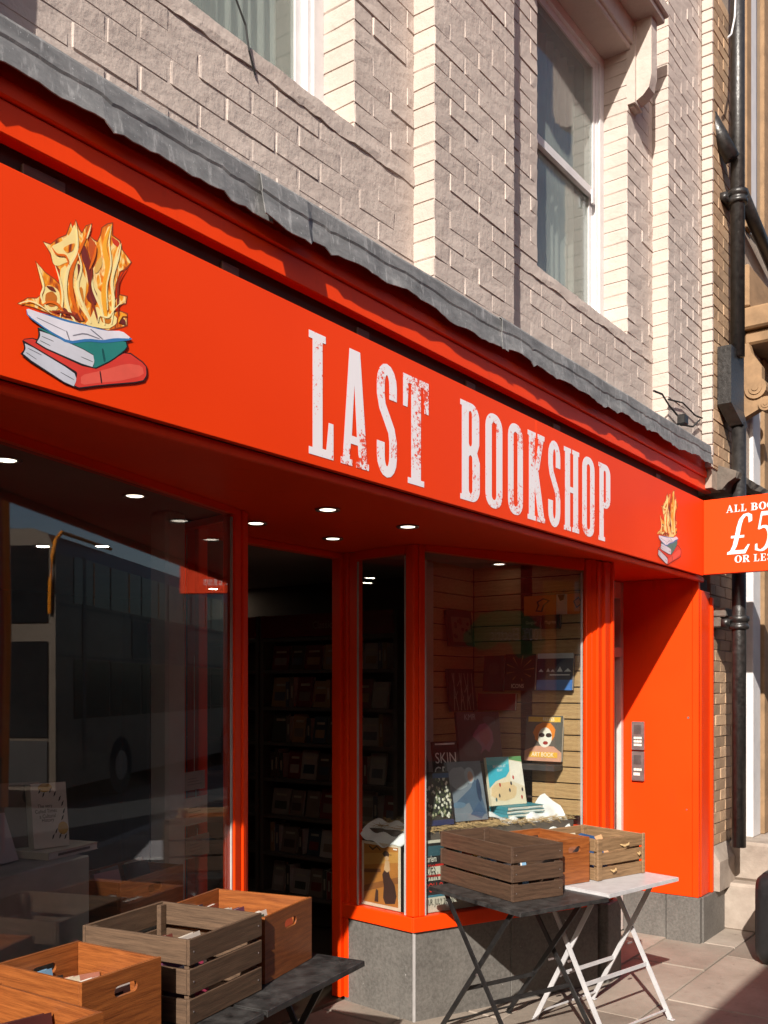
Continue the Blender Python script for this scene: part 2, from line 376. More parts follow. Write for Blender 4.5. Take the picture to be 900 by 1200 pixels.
# slab-serif letters, condensed, in a unit box: list of [outer, holes...]
def stroke(pts, wx, wz):                                    # ribbon along a centre line, thick uprights and thin bows
    q = []
    for i in range(len(pts)):
        a = Vector(pts[max(i - 1, 0)]); b_ = Vector(pts[min(i + 1, len(pts) - 1)]); d = Vector((b_.x - a.x, (b_.y - a.y) * 2.4)).normalized()
        q.append((pts[i][0] - d.y * wx, pts[i][1] + d.x * wz, pts[i][0] + d.y * wx, pts[i][1] - d.x * wz))
    return [[(a[0], a[1]), (a[2], a[3]), (b_[2], b_[3]), (b_[0], b_[1])] for a, b_ in zip(q, q[1:])]
def arc(cx, cz, rx, rz, a0, a1, n=8): return [(cx + rx * math.cos(R(a0 + (a1 - a0) * k / n)), cz + rz * math.sin(R(a0 + (a1 - a0) * k / n))) for k in range(n + 1)]
S_PATH = [(.80, .70)] + arc(.5, .82, .30, .14, 0, 180) + [(.20, .72), (.28, .62), (.72, .42), (.80, .32)] + arc(.5, .18, .30, .14, 0, -180) + [(.20, .30)]
GLY = {
 'L': [[[(0, 0), (1, 0), (1, .30), (.80, .30), (.70, .07), (.55, .07), (.55, .94), (.68, .94), (.68, 1), (0, 1), (0, .94), (.15, .94), (.15, .06), (0, .06)]]],
 'A': [[[(0, 0), (.40, 0), (.40, .055), (.31, .055), (.35, .19), (.60, .19), (.63, .055), (.54, .055), (.54, 0), (1, 0), (1, .055), (.94, .055), (.68, 1), (.30, 1), (.07, .055), (0, .055)], [(.385, .26), (.475, .70), (.565, .26)]]],
 'S': [[q] for q in stroke(S_PATH, .19, .05)],
 'T': [[[(0, 1), (0, .70), (.17, .70), (.22, .93), (.31, .93), (.31, .055), (.18, .055), (.18, 0), (.82, 0), (.82, .055), (.69, .055), (.69, .93), (.78, .93), (.83, .70), (1, .70), (1, 1)]]],
 'O': [[rrect(0, 1, 0, 1, .45, .15), rrect(.37, .63, .09, .91, .12, .05)]],
 'H': [[[(0, 0), (.46, 0), (.46, .055), (.40, .055), (.40, .47), (.60, .47), (.60, .055), (.54, .055), (.54, 0), (1, 0), (1, .055), (.93, .055), (.93, .945), (1, .945), (1, 1), (.54, 1), (.54, .945), (.60, .945), (.60, .54), (.40, .54), (.40, .945), (.46, .945), (.46, 1), (0, 1), (0, .945), (.07, .945), (.07, .055), (0, .055)]]],
 'K': [[[(0, 0), (.46, 0), (.46, .055), (.40, .055), (.40, .38), (.60, .055), (.52, .055), (.52, 0), (1, 0), (1, .055), (.95, .055), (.62, .55), (.90, .945), (.97, .945), (.97, 1), (.56, 1), (.56, .945), (.63, .945), (.40, .60), (.40, .945), (.46, .945), (.46, 1), (0, 1), (0, .945), (.07, .945), (.07, .055), (0, .055)]]],
 'B': [[[(0, 0), (.6, 0)] + arc(.6, .14, .4, .14, -90, 0) + [(1, .42), (.86, .51), (.97, .60)] + arc(.57, .86, .4, .14, 0, 90) + [(0, 1), (0, .945), (.08, .945), (.08, .055), (0, .055)], rrect(.43, .61, .08, .47, .09, .04), rrect(.43, .59, .56, .92, .08, .04)]],
 'P': [[[(0, 0), (.55, 0), (.55, .055), (.44, .055), (.44, .43), (.6, .43)] + arc(.6, .56, .4, .13, -90, 0) + arc(.6, .87, .4, .13, 0, 90) + [(0, 1), (0, .945), (.08, .945), (.08, .055), (0, .055)], rrect(.44, .62, .50, .92, .09, .04)]],
}
def W(a, b_, c_, d_): return [(a, c_), (b_, c_), (b_, d_), (a, d_)]
# book-face letters (thick and thin strokes, fine serifs)
SER = {
 'A': [[[(0, 0), (.30, 0), (.30, .05), (.20, .05), (.27, .28), (.60, .28), (.68, .05), (.58, .05), (.58, 0), (1, 0), (1, .05), (.92, .05), (.58, 1), (.46, 1), (.12, .05), (0, .05)], [(.30, .35), (.43, .76), (.565, .35)]]],
 'L': [[[(0, 0), (.92, 0), (.95, .32), (.88, .32), (.78, .06), (.44, .06), (.44, .95), (.58, .95), (.58, 1), (0, 1), (0, .95), (.18, .95), (.18, .05), (0, .05)]]],
 'B': [[[(0, 0), (.6, 0)] + arc(.6, .26, .34, .26, -90, 60) + [(.72, .52)] + arc(.56, .76, .32, .24, -40, 90) + [(0, 1), (0, .95), (.14, .95), (.14, .05), (0, .05)], rrect(.38, .66, .06, .47, .14, .18), rrect(.38, .62, .55, .94, .12, .17)]],
 'O': [[arc(.5, .5, .5, .52, 0, 352, 28), arc(.5, .5, .23, .46, 0, 352, 24)]],
 'K': [[[(0, 0), (.5, 0), (.5, .05), (.38, .05), (.38, .36), (.46, .45), (.66, .05), (.56, .05), (.56, 0), (1.04, 0), (1.04, .05), (.96, .05), (.62, .62), (.88, .95), (.98, .95), (.98, 1), (.62, 1), (.62, .95), (.76, .95), (.38, .46), (.38, .95), (.5, .95), (.5, 1), (0, 1), (0, .95), (.14, .95), (.14, .05), (0, .05)]]],
 'S': [[q] for q in stroke([(.82, .72)] + arc(.48, .76, .30, .20, 5, 180) + [(.2, .7), (.35, .56), (.65, .46), (.80, .34)] + arc(.5, .24, .30, .20, 0, -170) + [(.18, .30)], .12, .05)],
 'R': [[[(0, 0), (.5, 0), (.5, .05), (.38, .05), (.38, .46), (.48, .46), (.70, .05), (.72, 0), (1.05, 0), (1.05, .05), (.96, .05), (.70, .48)] + arc(.56, .74, .34, .26, -60, 90) + [(0, 1), (0, .95), (.14, .95), (.14, .05), (0, .05)], rrect(.38, .66, .52, .94, .14, .18)]],
 'E': [[[(0, 0), (.9, 0), (.92, .3), (.86, .3), (.76, .06), (.40, .06), (.40, .47), (.56, .47), (.62, .36), (.67, .36), (.67, .64), (.62, .64), (.56, .53), (.40, .53), (.40, .94), (.74, .94), (.82, .74), (.88, .74), (.86, 1), (0, 1), (0, .95), (.15, .95), (.15, .05), (0, .05)]]],
 '£': [[[(0, 0), (.78, 0), (.92, .22), (.84, .22), (.7, .09), (.30, .09), (.38, .20), (.43, .40), (.64, .40), (.64, .46), (.44, .46), (.47, .72), (.52, .86), (.62, .94), (.72, .90), (.76, .76), (.90, .80), (.86, .95), (.70, 1.0), (.50, .98), (.34, .86), (.27, .66), (.245, .46), (.08, .46), (.08, .40), (.235, .40), (.20, .22), (.12, .09), (0, .05)]]],
 '5': [[[(.16, 1), (.88, 1), (.88, .90), (.24, .90), (.21, .63), (.34, .66)] + arc(.42, .34, .46, .32, 80, -100, 12) + [(.08, .06), (.05, .20), (.16, .22), (.2, .10), (.36, .06)] + arc(.38, .34, .27, .26, -80, 85, 10) + [(.16, .56), (.10, .58)]]],
}
# ------------------------------------------------------------------ ground
struct(MB().box(-60, 90, -11, -.46, -.6, -.13).build('road', 'asphalt'))
pav = struct(MB().box(-30, 60, -.30, 3.27, -.5, -.014).build('pavement', 'soil_joint'))
struct(MB().box(-60, 90, -15, -11, -.6, -.005).build('far_pavement', 'stone'))
kerb = struct(MB().box(-30, 60, -.44, -.31, -.5, -.03).build('kerb', 'soil_joint'))
for k in range(16):
    MB().cbox(-3 + k * .92, -3 + k * .92 + .912, -.458, -.302, -.14, .002, .008).build('kerb_stone', 'kerb_stone', kerb)
rows = [-.30, .22, .78, 1.30, 1.86, 2.42, 2.85, 3.27]
for r_, (y0, y1) in enumerate(zip(rows, rows[1:])):
    x = -2.2 - random.uniform(0, .5)
    while x < 10.5:
        ln = random.choice((.55, .62, .78, .9, 1.05)); h = random.uniform(-.002, .002)
        MB().cbox(x, x + ln - .009, y0 + .004, y1 - .005, -.06, h, .005).build('paving_slab', 'paving', pav); x += ln

# ------------------------------------------------------------------ shop interior shell
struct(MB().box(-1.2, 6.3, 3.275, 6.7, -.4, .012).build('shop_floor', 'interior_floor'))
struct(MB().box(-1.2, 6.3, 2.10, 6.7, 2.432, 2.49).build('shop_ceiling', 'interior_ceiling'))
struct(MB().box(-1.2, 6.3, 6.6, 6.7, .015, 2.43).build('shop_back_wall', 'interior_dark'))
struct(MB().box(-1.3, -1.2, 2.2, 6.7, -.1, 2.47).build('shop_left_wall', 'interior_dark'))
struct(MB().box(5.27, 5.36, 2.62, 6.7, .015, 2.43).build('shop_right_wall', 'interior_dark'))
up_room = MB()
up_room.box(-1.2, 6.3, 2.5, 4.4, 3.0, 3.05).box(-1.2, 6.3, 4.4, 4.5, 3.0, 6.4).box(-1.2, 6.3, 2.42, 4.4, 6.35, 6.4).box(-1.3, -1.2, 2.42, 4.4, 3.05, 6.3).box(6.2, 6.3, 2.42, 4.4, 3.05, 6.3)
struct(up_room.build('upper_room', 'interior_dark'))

# ------------------------------------------------------------------ the painted brick building above the shop
PP, RP, FP = 2.06, 2.157, 2.30
bld = thing('brick_building', 'cream painted brick upper storey with two sash windows above the orange shop', 'building', (3, 2.3, 2.95))
bays = [(-1.9, -1.24), (.572, 1.221), (3.147, 3.796), (5.728, 6.348)]
wins = [(1.643, 2.763), (4.206, 5.327)]
SILL0, SILL1, HEAD = 3.60, 3.735, 5.37
wb = MB()
for a, b_ in bays: wb.box(a + .004, b_ - .004, PP + .0016, 2.40, 2.99, 6.4)
wb.box(-1.2, .572, RP + .006, 2.4, 2.99, 6.4)
for (a, b_), (p, q) in zip(wins, ((1.221, 3.147), (3.796, 5.728))):
    wb.box(p, q, RP + .0016, 2.40, 2.99, SILL1 - .01); wb.box(p, a - .004, RP + .0016, 2.40, SILL1 - .01, 6.4)
    wb.box(b_ + .004, q, RP + .0016, 2.40, SILL1 - .01, 6.4); wb.box(a - .004, b_ + .004, RP + .0016, 2.40, HEAD + .004, 6.4)
wall = wb.build('upper_wall', 'painted_brick', bld, True)
def brick_unit(seed):
    rnd = random.Random(seed); m_ = MB().cbox(0, 1, 0, 1, 0, 1, .03)
    out = []
    for x, y, z in m_.v:
        out.append((x + (rnd.uniform(-.012, .012) if .02 < x < .98 else 0), y + rnd.uniform(-.02, .02) if y < .1 else y, z + rnd.uniform(-.045, .045)))
    m_.v = out; return m_
def lay_bricks(regions, parent, mat, mats_name='brick', ch=.075, bl=.225, gap=.0042, limit=300, stuffname='brick_field'):
    L_ = []
    for (x0, x1, z0, z1, y, dep) in regions:
        zc = math.floor(z0 / ch) * ch; r_ = int(round(zc / ch))
        while zc < z1 - .01:
            xx = x0 - (bl / 2 if r_ % 2 else 0)
            while xx < x1 - .005:
                a = max(xx, x0); e = min(xx + bl - gap, x1 if xx + bl >= x1 - .03 else xx + bl - gap)
                if xx + bl >= x1 - .03: e = x1
                za = max(zc, z0); zb = min(zc + ch - gap, z1)
                if e - a > .025 and zb - za > .015:
                    px, py, t_ = proj(((a + e) / 2, y, (za + zb) / 2))
                    if -40 < px < 940 and -60 < py < 1260: L_.append((t_, a, e, za, zb, y, dep))
                if xx + bl >= x1 - .03: break
                xx += bl
            zc += ch; r_ += 1
    L_.sort(); units = [brick_unit(k) for k in range(4)]
    mes = [u.mesh('brick', mat) for u in units]; inv = WM[parent].inverted(); rest = MB()
    for i, (t_, a, e, za, zb, y, dep) in enumerate(L_):
        jit = random.uniform(-.0016, .0016)
        if i < limit:
            linkobj(mats_name, random.choice(mes), parent, inv @ Vector((a, y + jit, za)), (0, random.uniform(-.008, .008), random.uniform(-.004, .004)), (e - a - random.uniform(0, .003), dep, zb - za))
        else:
            u = random.choice(units); rest.add([(a + p[0] * (e - a), y + jit + p[1] * dep, za + p[2] * (zb - za)) for p in u.v], u.f)
    if rest.v:
        o = rest.build(stuffname, mat, parent, True); o['kind'] = 'stuff'
reg = []
for a, b_ in bays[1:]: reg.append((a, b_, 3.15, 6.2, PP, .12))
for (a, b_), (p, q) in zip(wins, ((1.221, 3.147), (3.796, 5.728))):
    reg += [(p, q, 3.15, SILL1 - .075, RP, .10), (p, a, SILL1, 6.2, RP, .16), (b_, q, SILL1, 6.2, RP, .16)]
lay_bricks(reg, wall, 'painted_brick')
# sill course under each window: rough, a little proud, broken lower edge
for p, q in ((1.221, 3.147), (3.796, 5.728)):
    n = 70; vs = []; rr2 = random.Random(int(p * 10)); zl = SILL1 - .068
    for i in range(n + 1):
        x = p + .003 + (q - p - .006) * i / n; j = rr2.uniform(-.003, .003) + .004 * math.sin(x * 9) + .003 * math.sin(x * 23); k_ = .002 * math.sin(x * 31)
        vs += [(x, RP + .02, zl + j), (x, RP - .004 + k_, zl + j + .003), (x, RP - .004 + .0015 * math.sin(x * 17), zl + .03 + j), (x, RP - .002 + k_ * .5, SILL1 - .004 + rr2.uniform(-.0015, .0015)), (x, RP + .012, SILL1 + .003), (x, FP - .002, SILL1 + .010)]
    MB().add(vs, [(i * 6 + k, (i + 1) * 6 + k, (i + 1) * 6 + k + 1, i * 6 + k + 1) for i in range(n) for k in range(5)]).build('sill_course', 'painted_brick', bld, True)
for a, b_ in wins:
    fr = MB(); z0, z1 = SILL1 + .012, HEAD
    fr.box(a, a + .055, FP, FP + .09, z0, z1).box(b_ - .055, b_, FP, FP + .09, z0, z1).box(a + .055, b_ - .055, FP, FP + .09, z0, z0 + .05).box(a + .055, b_ - .055, FP, FP + .09, z1 - .05, z1)
    fr.box(a + .055, a + .075, FP + .014, FP + .09, z0 + .05, z1 - .05).box(b_ - .075, b_ - .055, FP + .014, FP + .09, z0 + .05, z1 - .05)
    wf = fr.build('window', 'white_paint', bld, True)
    zm = (z0 + z1) / 2
    for (s0, s1, yo) in ((z0 + .05, zm + .025, .045), (zm - .025, z1 - .05, .02)):
        sm = MB(); c0, c1 = a + .0752, b_ - .0752; y0 = FP + yo; y1 = y0 + .024
        sm.box(c0, c0 + .032, y0, y1, s0, s1).box(c1 - .032, c1, y0, y1, s0, s1).box(c0 + .032, c1 - .032, y0, y1, s0, s0 + .045).box(c0 + .032, c1 - .032, y0, y1, s1 - .04, s1)
        if yo < .03: sm.box(c0 + .032, c0 + .06, y0 - .012, y0 - .0002, s0 - .05, s0 + .03).box(c1 - .06, c1 - .032, y0 - .012, y0 - .0002, s0 - .05, s0 + .03)
        sm.build('sash', 'white_paint', wf, True)
        MB().box(c0 + .034, c1 - .034, y0 + .008, y0 + .013, s0 + .046, s1 - .042).build('pane', 'old_glass', wf, True)
    # hood on two brackets over the window
    hd = MB().cbox(a - .005, b_ + .005, RP - .02, FP + .1, HEAD + .002, HEAD + .16, .006)
    hd.cbox(a - .14, b_ + .14, 1.985, RP + .004, HEAD + .165, HEAD + .20, .005).cbox(a - .16, b_ + .16, 1.965, RP + .004, HEAD + .2, HEAD + .27, .008).cbox(a - .13, b_ + .13, RP - .035, RP + .004, HEAD + .03, HEAD + .165, .004)
    hood = hd.build('window_hood', 'painted_brick', bld, True)
    for xb in (a - .11, b_ + .02):
        loop = [(RP + .003, 5.56), (2.02, 5.56), (2.02, 5.20), (2.035, 5.13), (2.07, 5.095), (2.115, 5.075), (2.125, 5.05), (RP + .003, 5.05)]
        br = MB(); br.extr(loop, lambda u, v, d, xb=xb: (xb + d, u, v), .085); br.extr([(RP + .003, 5.06), (2.11, 5.06), (2.11, 5.5), (RP + .003, 5.5)], lambda u, v, d, xb=xb: (xb - .02 + d, u, v), .125)
        br.build('bracket', 'painted_brick', hood, True)
for i, (a, b_) in enumerate(wins):
    cu = MB(); n = 70; vs = []
    xs0, xs1 = ((b_ - .50, b_ - .10) if i == 0 else (a + .42, b_ - .09))
    for k in range(n + 1):
        x = xs0 + (xs1 - xs0) * k / n; y = 2.47 + .022 * math.sin(k * .62) + .010 * math.sin(k * 1.7 + 1)
        vs += [(x, y, 3.79), (x + .004 * math.sin(k), y + .005, 4.5), (x, y, 5.34)]
    cu.add(vs, [(k * 3 + j, k * 3 + 3 + j, k * 3 + 4 + j, k * 3 + 1 + j) for k in range(n) for j in (0, 1)])
    cu.add([(p[0], p[1] + .004, p[2]) for p in vs], [(k * 3 + 1 + j, k * 3 + 4 + j, k * 3 + 3 + j, k * 3 + j) for k in range(n) for j in (0, 1)])
    tag(cu.build('curtain', 'grey_curtain', smooth=True), ['pale curtain hanging behind the upper left sash window', 'pale curtain hanging behind the upper right sash window'][i], 'curtain')
# lead flashing in three overlapping sheets, its lower edge bent and torn
for (x0, x1, dy, dz, seed) in ((-.6, 2.16, 0, 0, 1), (2.10, 3.60, -.004, .004, 2), (3.555, 6.30, -.014, .014, 3)):
    rnd = random.Random(seed); n = int((x1 - x0) / .03); vs = []; ph = [rnd.uniform(0, 6.3) for _ in range(6)]
    for i in range(n + 1):
        x = x0 + (x1 - x0) * i / n; sl_ = .006 * (x - 1.2)
        wv = .006 * math.sin(x * 5.1 + ph[0]) + .005 * math.sin(x * 11.3 + ph[1]) + .004 * math.sin(x * 27 + ph[2]) + rnd.uniform(-.004, .003) - (.012 if rnd.random() < .05 else 0)
        bulge = .003 * math.sin(x * 6.2 + ph[3]) + .002 * math.sin(x * 17 + ph[4])
        if seed == 2 and x < 2.34: wv -= .018 * math.sin((x - 2.10) / .24 * math.pi); bulge -= .012
        zt = 3.228 + sl_ + .0015 * math.sin(x * 9 + ph[5]); zb = 3.108 + sl_ * .8 + wv
        prof = [(2.165, 3.29), (2.03, zt + .016), (2.004 + dy, zt + .004), (1.998 + dy + bulge * .3, zt - .006), (1.996 + dy + bulge, (zt + zb) / 2 + .012), (1.999 + dy + bulge, (zt + zb) / 2 + .004), (1.990 + dy + bulge * 1.6, zb)]
        vs += [(x, y + 0, z) for y, z in prof] + [(x, y + .003, z - .0015) for y, z in reversed(prof)]
    m_ = len(prof) * 2
    fs = [(i * m_ + k, (i + 1) * m_ + k, (i + 1) * m_ + (k + 1) % m_, i * m_ + (k + 1) % m_) for i in range(n) for k in range(m_)]
    fs += [tuple(range(m_)), tuple(range(n * m_ + m_ - 1, n * m_ - 1, -1))]
    MB().add(vs, fs).build('lead_sheet', 'lead', bld, True)
tag(MB().tube([ony(265, -40, RP - .008), ony(277, 0, RP - .012), ony(288, 30, RP - .009), ony(292, 60, RP - .02), ony(299, 88, RP - .006)], .0035, 6).build('cable', 'rubber'), 'thin dark cable hanging on the cream bricks under the upper left window', 'cable')
cp = [(766, 458), (776, 462), (784, 475), (795, 488), (800, 498), (812, 500), (820, 492)]
tag(MB().tube([ony(x, y, 2.035) for x, y in cp], .006, 6).tube([ony(x, y, 2.04) for x, y in ((783, 468), (800, 472), (815, 487), (823, 490))], .005, 6).build('cable', 'rubber'), 'tangled dark cables over the lead flashing at the corner of the brick pier', 'cable')
fl = thing('floodlight', 'small dark lamp fixed above the lead flashing by the tangled cables', 'lamp', ony(800, 492, 2.0))
MB().cbox(-.03, .035, -.025, .025, -.03, .03, .006).build('housing', 'black_metal', fl); MB().tube([(0, 0, 0), (.01, .05, -.03)], .008, 6).build('bracket', 'black_metal', fl)

# ------------------------------------------------------------------ the orange shopfront
ZH = 2.4185
CR = Vector((4.024, 2.758)); RB = Vector((4.084, 3.258)); ER = Vector((5.193, 2.251))
DR = (ER - CR).normalized(); LR = (ER - CR).length
DL = Vector((math.cos(R(14.6)), math.sin(R(14.6)))); L0 = Vector((2.735, 2.774)) - DL * 2.227; LL = 2.386
PL = L0 + DL * LL                                           # foot of the left entrance post
LB = Vector((ony(219, 800, 3.258).x, 3.258))
shop = thing('shopfront', 'glossy orange painted shopfront with angled display windows and a recessed entrance', 'shopfront', (3.6, 2.5, 0))
O = 'orange_paint'
def sp(name, mb, mat=O, parent=None): return mb.build(name, mat, parent or shop, True)
sof = [(-.6, 2.082), (6.40, 2.082), (6.40, 2.70), (5.33, 2.70), (5.33, 2.27), (5.193, 2.262), (CR.x + .01, CR.y + .012), (RB.x + .01, 3.29), (LB.x - .01, 3.29), (PL.x - .012, PL.y + .012), (L0.x, L0.y + .012), (-.6, 2.12)]
mbs = MB(); tri = tessellate_polygon([[Vector((a, b_, 0)) for a, b_ in sof]]); n = len(sof)
mbs.add([(a, b_, 2.42) for a, b_ in sof] + [(a, b_, 2.429) for a, b_ in sof], [tuple(t_) for t_ in tri] + [tuple(i + n for i in t_) for t_ in tri] + [(i, (i + 1) % n, (i + 1) % n + n, i + n) for i in range(n)])
sp('soffit', mbs)
sp('fascia_board', MB().box(-.6, 6.36, 2.085, 2.155, 2.425, 2.999), 'dark_gap'); sp('sign_batten', MB().box(-.6, 6.30, 2.0605, 2.0845, 2.425, 2.905), 'dark_gap')  # recess face above the sign given a dark colour for its shade
sp('lower_moulding', MB().cbox(-.6, 6.40, 2.058, 2.081, 2.386, 2.418, .005))
cor = sp('cornice', MB().cbox(-.6, 6.49, 2.040, 2.084, 2.986, 3.066, .003).cbox(-.6, 6.488, 2.028, 2.084, 3.068, 3.112, .004))
sp('cornice_cap', MB().box(-.6, 6.486, 2.035, 2.16, 3.114, 3.19))
for px in (28, 262, 420, 548, 650, 770): 
    p = ony(px, 300, 2.07); sp('fixing_plate', MB().cbox(p.x, p.x + (.12 if px < 50 else .07), 2.074, 2.0845, 2.915, 2.962, .002), 'crate_dark')
def glazed(a, d, ln, name, z0l, z1l, z1r, lp, rp, sillz=.453):
    """posts, header, sill and pane of one display window; a = foot of its left end seen from the street"""
    sp('sill', MB().obox(a, d, -.012, ln + .004, -.05, .016, sillz, sillz + .076, .004))
    n_ = Vector((d.y, -d.x)); A = Vector(a)
    h = MB(); vs = []
    for (u, zz) in ((lp, z1l), (ln - rp, z1r)):
        for o_ in (.010, -.04): vs += [(*(A + d * u + n_ * o_), zz), (*(A + d * u + n_ * o_), ZH)]
    h.add(vs, [(0, 4, 5, 1), (2, 3, 7, 6), (0, 2, 6, 4), (1, 5, 7, 3), (0, 1, 3, 2), (4, 6, 7, 5)]); sp('header', h)
    g = MB(); vs = []
    for (u, zz) in ((lp + .001, z1l), (ln - rp - .001, z1r)):
        for o_ in (-.012, -.018): vs += [(*(A + d * u + n_ * o_), sillz + .077), (*(A + d * u + n_ * o_), zz - .001)]
    g.add(vs, [(0, 4, 5, 1), (2, 3, 7, 6), (0, 2, 6, 4), (1, 5, 7, 3), (0, 1, 3, 2), (4, 6, 7, 5)]); pane = sp(name, g, 'shop_glass')
    sp('gasket', MB().obox(a, d, lp + .0015, lp + .010, -.010, -.002, sillz + .078, min(z1l, z1r) - .01), 'gasket')
    sp('gasket', MB().obox(a, d, ln - rp - .010, ln - rp - .0015, -.010, -.002, sillz + .078, min(z1l, z1r) - .01), 'gasket')
    return pane
# right window, its return towards the door, left window and its return
LG = 1.142
glazed(CR, DR, LG, 'window_pane', .53, 2.388, 2.352, .066, .014)
DQ = (CR - RB).normalized(); LQ = (CR - RB).length
glazed(RB, DQ, LQ - .002, 'return_pane', .53, 2.375, 2.375, .095, .055)
glazed(L0, DL, LL, 'window_pane', .53, 2.392, 2.392, .05, .115)
DP = (LB - PL).normalized(); LP_ = (LB - PL).length
sp('return_sill', MB().obox(PL, DP, .01, LP_, -.05, .01, .453, .529, .004)); sp('return_header', MB().obox(PL, DP, .02, LP_, -.04, .005, 2.392, ZH))
sp('return_pane', MB().obox(PL, DP, .06, LP_ - .09, -.018, -.012, .53, 2.391), 'glass')
sp('corner_post', MB().obox(CR, DR, .0, .030, -.055, -.0005, .529, ZH, .004).obox(CR, DR, .032, .066, -.050, .004, .5292, ZH, .004).obox(RB, DQ, LQ - .055, LQ - .004, -.055, .002, .5291, ZH, .004))
sp('entrance_post', MB().obox(RB, DQ, 0, .034, -.06, .004, .02, ZH, .004).obox(RB, DQ, .036, .095, -.05, -.004, .5292, ZH, .004))
sp('entrance_post', MB().obox(L0, DL, LL - .115, LL - .062, -.05, .006, .529, ZH, .004).obox(L0, DL, LL - .060, LL - .028, -.06, .012, .4535, ZH, .005).obox(L0, DL, LL - .026, LL, -.07, .004, .02, ZH, .005))
sp('entrance_post', MB().obox(LB, -DP, 0, .09, -.05, .0, .02, ZH, .004))
sp('door_jamb', MB().cbox(4.055, 4.13, 3.2595, 3.32, .02, ZH, .004)); sp('door_jamb', MB().cbox(LB.x - .08, LB.x, 3.2595, 3.32, .02, ZH, .004))
sp('door_header', MB().cbox(LB.x + .001, 4.054, 3.262, 3.318, 2.388, ZH, .003))
sp('end_pillar', MB().cbox(-.6, L0.x - .002, 2.14, 2.5, .302, ZH, .006)); sp('end_plinth', MB().cbox(-.6, L0.x - .002, 2.12, 2.5, -.01, .30, .006), 'granite')
# stall risers of speckled grey slabs
for (a, d, ln, cuts) in ((CR, DR, LR - .03, (.62,)), (RB, DQ, LQ - .004, ()), (L0, DL, LL, (.8, 1.6)), (PL, DP, LP_, ())):
    e = [0.0] + list(cuts) + [ln]
    for u0, u1 in zip(e, e[1:]): sp('riser_slab', MB().obox(a, d, u0 + .0015, u1 - .0015, -.06, -.002, -.01, .4515, .003), 'granite')
sp('corner_strip', MB().obox(CR, DR, -.004, .008, -.006, .003, 0, .4515), 'gasket')
# pilaster between the right window and the side door
x0, y0 = 5.193, 2.251
sp('pilaster', MB().obox(CR, DR, LG + .0015, LG + .045, -.02, .010, .456, ZH, .005).obox(CR, DR, LG + .0465, LG + .085, -.02, .002, .4561, ZH, .005).cbox(5.158, 5.215, 2.262, 2.295, .456, ZH, .006).cbox(5.2165, 5.30, 2.246, 2.300, .456, ZH, .006).cbox(5.3015, 5.335, 2.236, 2.60, .4562, ZH, .006))
sp('pilaster_base', MB().cbox(5.205, 5.40, 2.222, 2.598, -.01, .452, .006), 'granite')
# right pillar: orange cladding on a granite plinth
PX = 6.363
sp('pillar_side_panel', MB().cbox(PX - .006, PX + .03, 2.125, 2.70, .302, ZH, .003).cbox(PX - .006, PX + .03, 2.082, 2.1238, .302, ZH, .003))
sp('pillar_front_panel', MB().cbox(PX + .0305, 6.575, 2.076, 2.14, .302, 2.335, .004).cbox(6.577, 6.61, 2.060, 2.14, .302, 2.30, .004))
sp('pillar_cap', MB().box(PX + .031, 6.56, 2.09, 2.14, 2.337, ZH), 'dark_gap')
sp('pillar_core', MB().box(PX + .031, 6.60, 2.141, 2.70, .301, 2.4185), 'dark_gap')
for a, b_ in ((2.072, 2.30), (2.303, 2.60)): sp('plinth_slab', MB().cbox(PX - .012, 6.40, a, b_, -.01, .30, .005), 'granite')
sp('plinth_slab', MB().cbox(6.4015, 6.86, 2.062, 2.6, -.01, .30, .005), 'granite')
sp('back_panel', MB().box(5.20, 6.70, 2.702, 2.78, .0, 2.5), 'dark_gap')  # unseen panel widened to block stray skylight behind the side door
# screws on the reveal
sp('screw', MB().tube([(PX - .009, 2.15, 1.49), (PX - .005, 2.15, 1.49)], .008, 8), 'steel'); sp('screw', MB().tube([(PX - .009, 2.16, .88), (PX - .005, 2.16, .88)], .005, 8), 'steel')
# side door
dr = thing('side_door', 'cream panelled side door with a dark fanlight beside the right orange pillar', 'door', (5.9, 2.62, 0))
DY = 2.60
MB().cbox(5.402, 5.45, DY, DY + .08, .02, 2.415, .004).cbox(6.312, 6.356, DY, DY + .08, .02, 2.415, .004).cbox(5.451, 6.311, DY + .003, DY + .08, 2.30, 2.415, .004).cbox(5.451, 6.311, DY - .004, DY + .08, 1.90, 1.965, .006).build('door_frame', 'door_white', dr, True)
MB().box(5.452, 6.310, DY + .05, DY + .056, 1.967, 2.298).build('fanlight', 'glass', dr, True)
leaf = MB().box(5.453, 6.309, DY + .04, DY + .078, .03, 1.897).build('door_leaf', 'door_white', dr, True)
for (a, b_) in ((5.50, 5.83), (5.93, 6.258)):
    for (c0, c1) in ((.18, .60), (.72, 1.22), (1.33, 1.80)):
        MB().cbox(a, b_, DY + .022, DY + .0395, c0, c1, .012).build('door_panel', 'door_white', leaf, True); MB().cbox(a + .05, b_ - .05, DY + .014, DY + .0215, c0 + .05, c1 - .05, .007).build('door_panel', 'door_white', leaf, True)
MB().box(5.453, 6.309, DY + .022, DY + .0395, .04, .16).build('kick_plate', 'door_white', leaf, True)
MB().box(5.402, 6.350, 2.3, DY + .08, -.01, .012).build('threshold', 'stone', dr, True)
